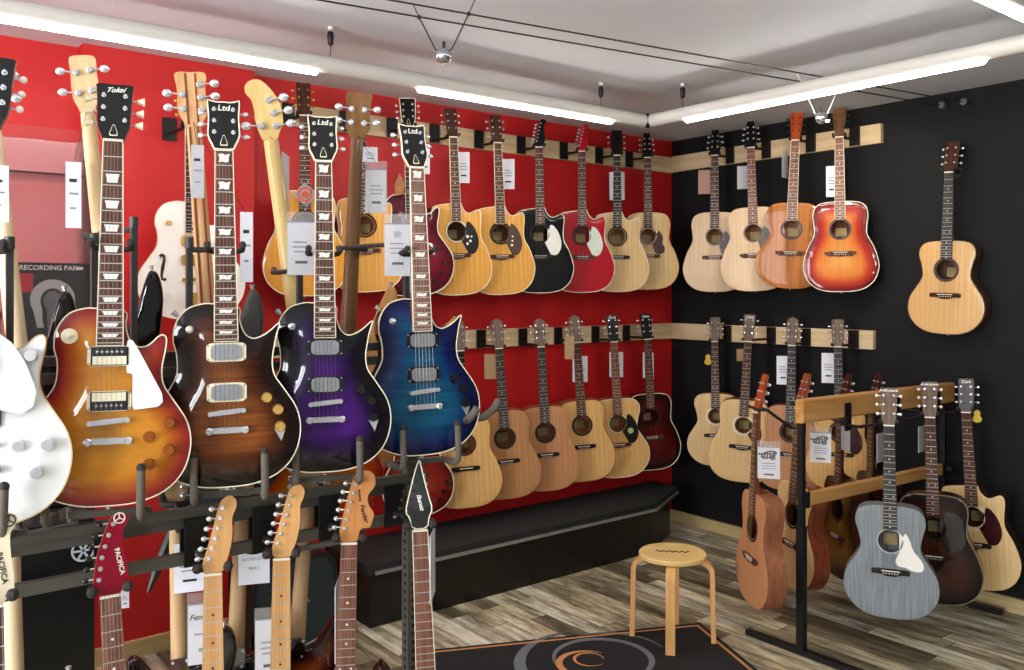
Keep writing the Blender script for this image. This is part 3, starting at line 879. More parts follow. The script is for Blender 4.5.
# tag centre, width, height, heading, style
TAGS = [
 ('E0', (0.2955, 2.2233, 1.8388), 0.0466, 0.1266, -7.6, 'strip'),
 ('A1', (0.4769, 2.36, 1.8599), 0.0371, 0.1633, -11.4, 'strip'),
 ('A2', (0.7807, 2.36, 1.9441), 0.035, 0.1426, -18.3, 'strip'),
 ('A2b', (0.9314, 2.4, 1.7475), 0.0368, 0.1983, -21.2, 'strip'),
 ('A3', (1.0568, 2.42, 1.942), 0.1039, 0.1676, 55.0, 'edge'),
 ('W2', (0.9685, 2.12, 1.7464), 0.073, 0.1642, -24.6, 'sleeve'),
 ('W3', (1.4032, 2.5, 1.9622), 0.0717, 0.1695, -29.3, 'sleeve'),
 ('W3b', (1.3978, 2.53, 2.0714), 0.0525, 0.0492, -28.9, 'plain'),
 ('W4', (1.2644, 2.13, 1.7528), 0.0763, 0.1752, -30.7, 'sleeve'),
 ('W4b', (2.5371, 3.98, 2.3388), 0.0486, 0.1621, -32.5, 'plain'),
 ('W5', (2.8014, 4.0, 2.3186), 0.0729, 0.1739, -35.0, 'plain'),
 ('W6', (3.118, 4.0, 2.3087), 0.0817, 0.1751, -37.9, 'plain'),
 ('W9', (4.0326, 4.02, 2.3095), 0.1041, 0.1821, -45.1, 'plain'),
 ('L1', (2.9887, 4.0, 1.1921), 0.0718, 0.1436, -36.8, 'kraft'),
 ('L3', (3.5368, 3.93, 1.2831), 0.0607, 0.1396, -42.0, 'kraft'),
 ('L3b', (3.6878, 4.0, 1.1394), 0.0999, 0.1623, -42.7, 'plain'),
 ('L4', (4.0057, 4.0, 1.1511), 0.0938, 0.1617, -45.0, 'plain'),
 ('L5', (4.3061, 4.0, 1.1306), 0.0768, 0.1704, -47.1, 'plain'),
 ('B1', (4.57, 3.7439, 2.3502), 0.083, 0.1593, -50.7, 'kraftpink'),
 ('B2', (4.57, 3.4387, 2.3484), 0.0668, 0.1463, -53.0, 'grey'),
 ('B3', (4.56, 3.1176, 2.3902), 0.0978, 0.1577, 12.5, 'edge'),
 ('B4', (4.58, 2.8191, 2.2619), 0.0639, 0.1801, -58.4, 'plain'),
 ('C2', (4.56, 3.4427, 1.2194), 0.054, 0.0763, -52.9, 'kraft'),
 ('C3', (4.56, 3.1316, 1.1445), 0.079, 0.1732, -55.5, 'plain'),
 ('C4', (4.57, 2.8338, 1.1781), 0.0785, 0.1744, -58.2, 'plain'),
 ('S1', (3.3173, 2.3523, 0.8669), 0.101, 0.1687, -54.7, 'emblem'),
 ('S2', (3.6344, 2.2936, 0.9081), 0.0979, 0.1654, -57.7, 'emblem'),
 ('S3', (3.956, 2.3587, 0.8976), 0.0445, 0.1188, -59.2, 'grey'),
 ('R1', (3.7114, 2.0421, 0.9221), 0.0807, 0.1301, 5.9, 'edge'),
 ('R2', (4.1023, 2.0527, 0.918), 0.077, 0.1242, 6.6, 'edge'),
 ('D1', (0.7128, 2.215, 0.9284), 0.0778, 0.123, -17.8, 'plain'),
 ('P2', (0.7157, 2.1345, 0.8003), 0.0659, 0.1757, -18.5, 'fender'),
 ('D2', (0.8799, 2.215, 0.9022), 0.0841, 0.0999, -21.7, 'butter'),
 ('P3', (0.886, 2.1277, 0.722), 0.0741, 0.1865, -22.6, 'sleeve'),
 ('P4', (1.0456, 2.0658, 0.7697), 0.1215, 0.1959, 57.0, 'edge'),
 ('P5', (1.2952, 1.9966, 0.8768), 0.1133, 0.1827, 50.1, 'edge'),
 ('P1', (0.5154, 2.0376, 0.9428), 0.0177, 0.042, -14.2, 'plain'),
]
TOP = 2.69
# ================================================================ the room
REDWALL = plain('red_paint', 'c4181a', .55, vary=.03)
BLACKWALL = plain('black_paint', '131517', .7, spec=.25, vary=.05)
CEIL = plain('ceiling_paint', 'd4d8de', .8, vary=.03)
WHITEWALL = plain('white_paint', 'd9d6d0', .8)
PINE = wood('pine_board', 'c9a878', 'dcc39a', (3, 3, 60), .5, c3='d3b488')
RAILWOOD = wood('pale_rail', 'cdb186', 'e0cba6', (2, 40, 40), .5)
RAILWOOD_Y = wood('pale_rail_side', 'cdb186', 'e0cba6', (40, 2, 40), .5)
BASEW = wood('baseboard_oak', 'c3ab74', 'd6c18e', (3, 3, 40), .5)

def floor_material():
    m, nt, b = new_mat('weathered_planks'); setp(b, .5, 0, 0)
    N = nt.nodes.new; Lk = nt.links.new
    tc = N('ShaderNodeTexCoord'); sx = N('ShaderNodeSeparateXYZ'); Lk(tc.outputs['Object'], sx.inputs[0])
    def math_(op, a, bv=None):
        n = N('ShaderNodeMath'); n.operation = op
        for i, q in enumerate((a, bv)):
            if q is None: continue
            if isinstance(q, (int, float)): n.inputs[i].default_value = q
            else: Lk(q, n.inputs[i])
        return n.outputs[0]
    rowf = math_('DIVIDE', sx.outputs['X'], .105); row = math_('FLOOR', rowf)
    wn = N('ShaderNodeTexWhiteNoise'); wn.noise_dimensions = '1D'; Lk(row, wn.inputs['W'])
    colf = math_('ADD', math_('DIVIDE', sx.outputs['Y'], .85), math_('MULTIPLY', wn.outputs['Value'], 7.3)); colm = math_('FLOOR', colf)
    cv = N('ShaderNodeCombineXYZ'); Lk(row, cv.inputs[0]); Lk(colm, cv.inputs[1])
    w2 = N('ShaderNodeTexWhiteNoise'); w2.noise_dimensions = '3D'; Lk(cv.outputs[0], w2.inputs['Vector'])
    rp = N('ShaderNodeValToRGB'); rp.color_ramp.interpolation = 'LINEAR'
    E = rp.color_ramp.elements
    E[0].color = lin('57503f'); E[1].color = lin('dcd6c2')
    for p, c in ((.2, '8c8470'), (.38, 'c4bba2'), (.55, '6e664f'), (.72, 'd0c8b0'), (.86, '96958e')):
        e = E.new(p); e.color = lin(c)
    Lk(w2.outputs['Value'], rp.inputs['Fac'])
    off = N('ShaderNodeVectorMath'); off.operation = 'ADD'; Lk(tc.outputs['Object'], off.inputs[0])
    sc = N('ShaderNodeVectorMath'); sc.operation = 'SCALE'; Lk(w2.outputs['Color'], sc.inputs[0]); sc.inputs['Scale'].default_value = 20; Lk(sc.outputs[0], off.inputs[1])
    mp = N('ShaderNodeMapping'); mp.inputs['Scale'].default_value = (26, 3.0, 1); Lk(off.outputs[0], mp.inputs['Vector'])
    n1 = N('ShaderNodeTexNoise'); n1.inputs['Scale'].default_value = 1.0; n1.inputs['Detail'].default_value = 6; n1.inputs['Roughness'].default_value = .65; Lk(mp.outputs[0], n1.inputs['Vector'])
    r1 = N('ShaderNodeValToRGB'); r1.color_ramp.elements[0].position = .34; r1.color_ramp.elements[0].color = (.16, .14, .11, 1); r1.color_ramp.elements[1].position = .66; r1.color_ramp.elements[1].color = (.86, .84, .78, 1)
    Lk(n1.outputs['Fac'], r1.inputs['Fac'])
    mx = N('ShaderNodeMix'); mx.data_type = 'RGBA'; mx.blend_type = 'OVERLAY'; mx.inputs['Factor'].default_value = .8
    Lk(rp.outputs['Color'], mx.inputs['A']); Lk(r1.outputs['Color'], mx.inputs['B'])
    mp3 = N('ShaderNodeMapping'); mp3.inputs['Scale'].default_value = (7, 2.2, 1); Lk(off.outputs[0], mp3.inputs['Vector'])
    n3 = N('ShaderNodeTexNoise'); n3.inputs['Scale'].default_value = 1.0; n3.inputs['Detail'].default_value = 8; n3.inputs['Roughness'].default_value = .7; Lk(mp3.outputs[0], n3.inputs['Vector'])
    r3 = N('ShaderNodeValToRGB'); r3.color_ramp.elements[0].position = .40; r3.color_ramp.elements[0].color = (.12, .105, .08, 1); r3.color_ramp.elements[1].position = .60; r3.color_ramp.elements[1].color = (.92, .93, .92, 1)
    Lk(n3.outputs['Fac'], r3.inputs['Fac'])
    m3 = N('ShaderNodeMix'); m3.data_type = 'RGBA'; m3.blend_type = 'OVERLAY'; m3.inputs['Factor'].default_value = .6
    Lk(mx.outputs['Result'], m3.inputs['A']); Lk(r3.outputs['Color'], m3.inputs['B'])
    # dark seams
    fx = math_('FRACT', rowf); fy = math_('FRACT', colf)
    ex = math_('MINIMUM', fx, math_('SUBTRACT', 1.0, fx)); ey = math_('MINIMUM', fy, math_('SUBTRACT', 1.0, fy))
    s1 = math_('LESS_THAN', ex, .018); s2 = math_('LESS_THAN', ey, .003); sm = math_('MAXIMUM', s1, s2)
    m2 = N('ShaderNodeMix'); m2.data_type = 'RGBA'; Lk(math_('MULTIPLY', sm, .75), m2.inputs['Factor']); Lk(m3.outputs['Result'], m2.inputs['A']); m2.inputs['B'].default_value = lin('2b241b')
    Lk(m2.outputs['Result'], b.inputs['Base Color'])
    bp = N('ShaderNodeBump'); bp.inputs['Strength'].default_value = .25; bp.inputs['Distance'].default_value = .004; Lk(n1.outputs['Fac'], bp.inputs['Height']); Lk(bp.outputs[0], b.inputs['Normal'])
    return m

XL, YF = -2.6, -3.6
structure(MB().box(((XL + 4.9) / 2, (YF + 4.4) / 2, -.05), (4.9 - XL, 4.4 - YF, .1)).build('floor', floor_material()))
structure(MB().box(((XL + 4.9) / 2, (YF + 4.4) / 2, TOP + .05), (4.9 - XL, 4.4 - YF, .1)).build('ceiling', CEIL))
wb = MB(); wb.box(((XL + 4.72) / 2, 4.26, TOP / 2), (4.72 - XL, .2, TOP))
wb.box(((.86 + 1.62) / 2, 4.12, TOP / 2), (.76, .09, TOP))
structure(wb.build('wall_back', REDWALL))
structure(MB().box((4.82, (YF + 4.36) / 2, TOP / 2), (.2, 4.36 - YF, TOP)).build('wall_right', BLACKWALL))
structure(MB().box(((4.72) / 2 + .8, 4.148, .0375), (4.72 - 1.6, .024, .075)).build('baseboard_back', BASEW))
structure(MB().box((1.24, 4.064, .0375), (.78, .022, .075)).build('baseboard_column', BASEW))
structure(MB().box((-.88, 4.148, .0375), (3.44, .024, .075)).build('baseboard_left', BASEW))
structure(MB().box((4.708, (YF + 4.14) / 2, .0375), (.024, 4.14 - YF, .075)).build('baseboard_right', BASEW))
# shop front: left wall with display window and an added high fill window, plain wall behind the photographer
def wall_with_window(name, axis, c, a0, a1, w0, w1, z0, z1, mat):
    mb = MB()
    def slab(p0, p1, q0, q1):
        if p1 - p0 < 1e-4 or q1 - q0 < 1e-4: return
        if axis == 'X': mb.box((c, (p0 + p1) / 2, (q0 + q1) / 2), (.16, p1 - p0, q1 - q0))
        else: mb.box(((p0 + p1) / 2, c, (q0 + q1) / 2), (p1 - p0, .16, q1 - q0))
    slab(a0, w0, 0, TOP); slab(w1, a1, 0, TOP); slab(w0, w1, 0, z0); slab(w0, w1, z1, TOP)
    return structure(mb.build(name, mat))
wall_with_window('wall_left', 'X', XL - .08, -.3, 4.36, -.1, 3.0, .35, 2.45, WHITEWALL)
wall_with_window('wall_left', 'X', XL - .08, YF, -.3, -3.4, -2.0, 1.85, 2.55, WHITEWALL)
structure(MB().box(((XL + 4.72) / 2, YF - .08, TOP / 2), (4.72 - XL, .16, TOP)).build('wall_front', plain('grey_paint', '8a8784', .8)))
FRAMEM = plain('window_frame_paint', '33353a', .5)
def window(name, axis, c, w0, w1, z0, z1, nm):
    mb = MB(); t = .06
    P = lambda p, z: (c, p, z) if axis == 'X' else (p, c, z)
    for i in range(nm + 1):
        p = w0 + (w1 - w0) * i / nm
        mb.bar(P(p, z0), P(p, z1), t, t, 0)
    for z in (z0, z1): mb.bar(P(w0, z), P(w1, z), t, t, 0)
    return structure(mb.build(name, FRAMEM))
window('window_1', 'X', XL - .06, -.1, 3.0, .35, 2.45, 3)

window('window_fill', 'X', XL - .06, -3.4, -2.0, 1.85, 2.55, 2)  # unseen high window, added as front fill for the electric guitars

# ================================================================ ceiling lights
HOUSE = plain('lamp_housing', 'd3d0c8', .45, vary=.02)
TUBE = emit('lamp_tube', 'fff8f0', 38.0)
LR = thing('ceiling_lamp_run', 'cream tubular lamp run with glowing strips hung under the ceiling above the guitars', 'ceiling lamp', (3.45, 3.21, 2.55))
def lamp_run(a, b, name='lamp_housing'):
    a, b = Vector(a), Vector(b); d = (b - a).normalized(); n = Vector((-d.y, d.x, 0))
    prof = [(.034 * math.cos(R(t)), .004 + .034 * math.sin(R(t))) for t in range(0, 360, 18)]
    vs = []; m = len(prof)
    for p in (a, b): vs += [p + n * x + Vector((0, 0, z)) for x, z in prof]
    f = [(k, (k + 1) % m, m + (k + 1) % m, m + k) for k in range(m)] + [tuple(range(m)), tuple(range(m, 2 * m))]
    mb = MB(); mb.add(vs, f)
    for t in (a, b): mb.cyl(t + Vector((0, 0, .004)) - d * .004, t + Vector((0, 0, .004)) + d * .004, .0355, n=20)
    return mb.build(name, HOUSE, LR, at=LR.location, angle=25)
ZL = 2.53
lamp_run((-2.2, 3.21, ZL), (3.41, 3.21, ZL)); lamp_run((3.45, 3.17, ZL), (3.45, 1.21, ZL)); lamp_run((3.41, 1.17, ZL), (-2.0, 1.17, ZL))
for p in ((3.45, 3.21, ZL), (3.45, 1.17, ZL)): MB().cyl((p[0], p[1], ZL - .03), (p[0], p[1], ZL + .045), .012, n=10).build('corner_joint', BLACKM, LR, at=LR.location)
for a, b in (((-.9, 3.21), (.31, 3.21)), ((.34, 3.21), (1.534, 3.21)), ((2.008, 3.21), (3.183, 3.21)), ((3.45, 2.946), (3.45, 1.48)), ((3.3, 1.17), (2.1, 1.17)), ((1.7, 1.17), (.5, 1.17)), ((-1.9, 3.21), (-1.0, 3.21))):
    A = Vector((a[0], a[1], ZL - .027)); B = Vector((b[0], b[1], ZL - .027))
    d = (B - A).normalized()
    MB().tube([A, A + d * .008, B - d * .008, B], [.013, .018, .018, .013], 12).build('lamp_tube', TUBE, LR, at=LR.location)
for x, y in ((1.594, 3.21), (3.105, 3.21), (3.45, 2.967), (2.76, 1.17), (0.2, 3.21), (-1.2, 3.21)):
    mb = MB(); mb.cyl((x, y, TOP - .012), (x, y, TOP), .011, n=14, mi=1)
    mb.tube([(x, y, TOP - .075), (x, y, TOP - .068), (x, y, TOP - .03), (x, y, TOP - .02)], [.006, .012, .014, .01], 10, 0)
    mb.cyl((x, y, ZL + .03), (x, y, TOP - .07), .0018, n=6, mi=0)
    mb.build('suspension_cable', [BLACKM, WHITEP], LR, at=LR.location)

# two tensioned low-voltage wires with spots
WIRE = plain('wire_grey', '3a3836', .5, .6)
wires = [((4.70, 2.108, 2.614), (-2.5, 3.175, 2.614)), ((4.70, 2.222, 2.615), (-2.5, 3.31, 2.615))]
for (a, b), nm in zip(wires, ('ceiling wire ending at the anchor farther from the red wall', 'ceiling wire ending at the anchor closer to the red wall')):
    w = MB().cyl(a, b, .0033, n=6).build('tension_wire', WIRE)
    tag(w, 'thin dark ' + nm, 'wire', 'tension wires under the ceiling')
    t = MB(); t.cyl((4.72, a[1], a[2]), (4.68, a[1], a[2]), .012, n=14); t.cyl((4.68, a[1], a[2]), (4.655, a[1], a[2]), .018, n=14); t.cyl((4.655, a[1], a[2]), (4.65, a[1], a[2]), .009, n=10)
    t.build('wire_anchor', plain('anchor_grey', '77797c', .35, .7), w)
def wire_y(k, x): a, b = wires[k]; return a[1] + (b[1] - a[1]) * (x - a[0]) / (b[0] - a[0])
def spot(x, z, lit, label, dx, rodm):
    y = (wire_y(0, x) + wire_y(1, x)) / 2
    t = thing('wire_spotlight', label, 'spotlight', (x, y, z), 0, 'spotlights on the ceiling wires')
    for k, s in ((1, -1), (0, 1)):
        X = x + s * dx; p = (X - x, wire_y(k, X) - y, 2.614 - z)
        m = MB(); m.tube([p, (p[0] * .35, p[1] * .3, .022), (0, 0, .014)], .0028, 6); m.ball(p, .009, 8); m.cyl(p, (p[0] * 1.25, p[1] * 1.25, p[2] + .05), .002, n=6)
        m.build('wire_arm', rodm, t)
    MB().ball((0, 0, 0), .029, 16).build('lamp_ball', plain('brushed_ball', 'b8bec2', .25, .85), t)
    MB().cyl((0, 0, .024), (0, 0, .05), .006, n=8).build('ball_cap', BLACKM, t)
    if lit: MB().lathe([(.0, -.002), (.018, 0), (.020, .006)], (.012, -.012, -.018), 14).build('lens', emit('spot_lens', 'fff1d8', 12.0), t)
    return t
spot(1.74, 2.47, False, 'small silver ball spotlight on dark wires above the blue guitar', .06, WIRE)
spot(3.68, 2.44, True, 'lit ball spotlight on white rods before the orange-headed guitar', .06, plain('white_rod', 'f4f2ee', .4))

# ================================================================ wall rails and hangers
def rail(name, box, mat, label):
    o = MB().box(*box).build(name, mat); tag(o, label, 'rail', 'pale wooden hanging rails'); return o
rail('wall_rail', ((3.17, 4.145, 2.515), (3.06, .03, .11)), RAILWOOD, 'upper pale wooden rail screwed along the red wall')
rail('wall_rail', ((3.17, 4.145, 1.345), (3.06, .03, .108)), RAILWOOD, 'lower pale wooden rail screwed along the red wall')
rail('wall_rail', ((4.705, 3.355, 2.522), (.03, 1.55, .11)), RAILWOOD_Y, 'upper pale wooden rail on the black wall')
rail('wall_rail', ((4.705, 3.375, 1.345), (.03, 1.50, .108)), RAILWOOD_Y, 'lower pale wooden rail on the black wall')

RUBBER = plain('dark_rubber', '26231f', .75)
FOAM = plain('grey_foam', '5c554c', .8)
def yoke(mb, M, zl, half=.031, y_back=.05, y_front=-.018, r=.0065, mi=0):
    """U round the neck, in the guitar's own frame"""
    for s in (-1, 1):
        pts = [(0, y_back, zl - .004), (s * half * .7, y_back - .004, zl - .004), (s * half, y_back - .016, zl - .002), (s * half, y_front + .012, zl), (s * half, y_front, zl + .004)]
        mb.tube([M @ Vector(p) for p in pts], [r * .9, r, r, r * 1.1, r * .9], 8, mi)
        mb.ball(M @ Vector((s * half, y_front - .002, zl + .004)), r * 1.35, 8, mi)

def hanger(M, zN, wall, short, zrail, lower, yw=4.13):
    zl = zN + .012
    tip = M @ Vector((0, .045, zl - .004))
    if wall == 'R': pl = Vector((tip.x - .02, yw, zrail)); d = Vector((0, -1, 0)); size = (.062, .012, .105)
    else: pl = Vector((4.69, tip.y - .02, zrail)); d = Vector((-1, 0, 0)); size = (.012, .062, .105)
    t = thing('guitar_hanger', 'black wall hanger holding the ' + short, 'guitar hanger', pl, 0, 'black guitar hangers on the wooden rails')
    MB().box(pl + d * .006, size).build('plate', BLACKM, t, at=pl)
    a = pl + d * .012 + Vector((0, 0, max(-.045, min(.045, tip.z - pl.z))))
    MB().tube([a, a + d * .03, tip], .0075, 10).build('arm', BLACKM, t, at=pl)
    mb = MB(); yoke(mb, M, zl); mb.build('yoke', RUBBER, t, at=pl)

# ================================================================ acoustic guitars
SPRUCE = wood('spruce_top', 'd39f58', 'e6bd7e', (160, 30, 1.2), .38, .25)
SPRUCEP = wood('pale_spruce_top', 'd9b272', 'e9ca96', (160, 30, 1.2), .42, .15)
SPRUCEG = wood('golden_spruce_top', 'd8963e', 'ebb664', (160, 30, 1.2), .22, .9)
AMBER = wood('amber_top', 'd98f2c', 'eeb152', (160, 30, 1.2), .2, 1.0)
CEDAR = wood('cedar_top', 'a9764a', 'c08d5e', (160, 30, 1.2), .5, .05)
CEDARP = wood('pink_cedar_top', 'b47c52', 'c99268', (160, 30, 1.2), .5, .05)
CREAMTOP = wood('cream_top', 'e0be94', 'efd6b2', (160, 30, 1.2), .45, .1)
KOA = wood('koa_top', '8e4a16', 'bd7428', (40, 30, 1.6), .3, .25, c3='b06c2a')
BLUEWASH = wood('grey_blue_wash', '71787c', '8f9598', (130, 30, 6), .5, .05)
BLACKL = plain('black_lacquer', '08080a', .12, coat=1.0)
REDL = plain('red_lacquer', 'b00a1c', .16, coat=1.0, vary=.05)
CHERRYB = burst('cherry_sunburst', [(0, '4a0806'), (.02, '80100a'), (.05, 'b02c0c'), (.085, 'd0742a'), (.16, 'dc9848')], .08, coat=.8, grain=True)
REDBROWNB = burst('red_brown_burst', [(0, '160506'), (.03, '2c0a0a'), (.07, '4a100f'), (.16, '5e1a14')], .1, grain=True)
DARKB = burst('dark_burst', [(0, '0c0706'), (.03, '1d0e0a'), (.07, '3a1a10'), (.12, '4b2316'), (.16, '2a140d')], .1, rough=.35, coat=.4, grain=True)
AMBERB = burst('amber_dark_burst', [(0, '1e120a'), (.04, '5a3a14'), (.09, '8a5f22'), (.16, '94682a')], .1, grain=True)
TORTO = plain('tortoise_guard', '3a1416', .2, coat=.5, vary=.3)
DARKG = plain('dark_guard', '1d1412', .2, coat=.5)
BLUEGREYG = plain('brown_guard', '54433c', .2, coat=.4)
MINT = plain('mint_guard', 'dbe4d4', .3)
for n_, c_ in (('ebony_line', '141010'), ('cream_line', 'e9dcb8'), ('blue_line', '9fb2b4'), ('tort_line', '4a2018')): plain(n_, c_, .4)
MATS['ebony'] = MATS['ebony']

RHEAD = wood('rosewood_face', '35201a', '553224', (60, 30, 4), .35, .5)
REDHEAD = plain('red_face', 'a80c1a', .18, coat=1.0)
GREYHEAD = wood('grey_rosewood_face', '5a4a3e', '7d6a5a', (60, 30, 4), .45, .2)
ORANGEH = wood('orange_face', '9a3a18', 'c25828', (60, 30, 4), .3, .5)
BH = plain('black_face', '0b0b0c', .2, coat=.8)

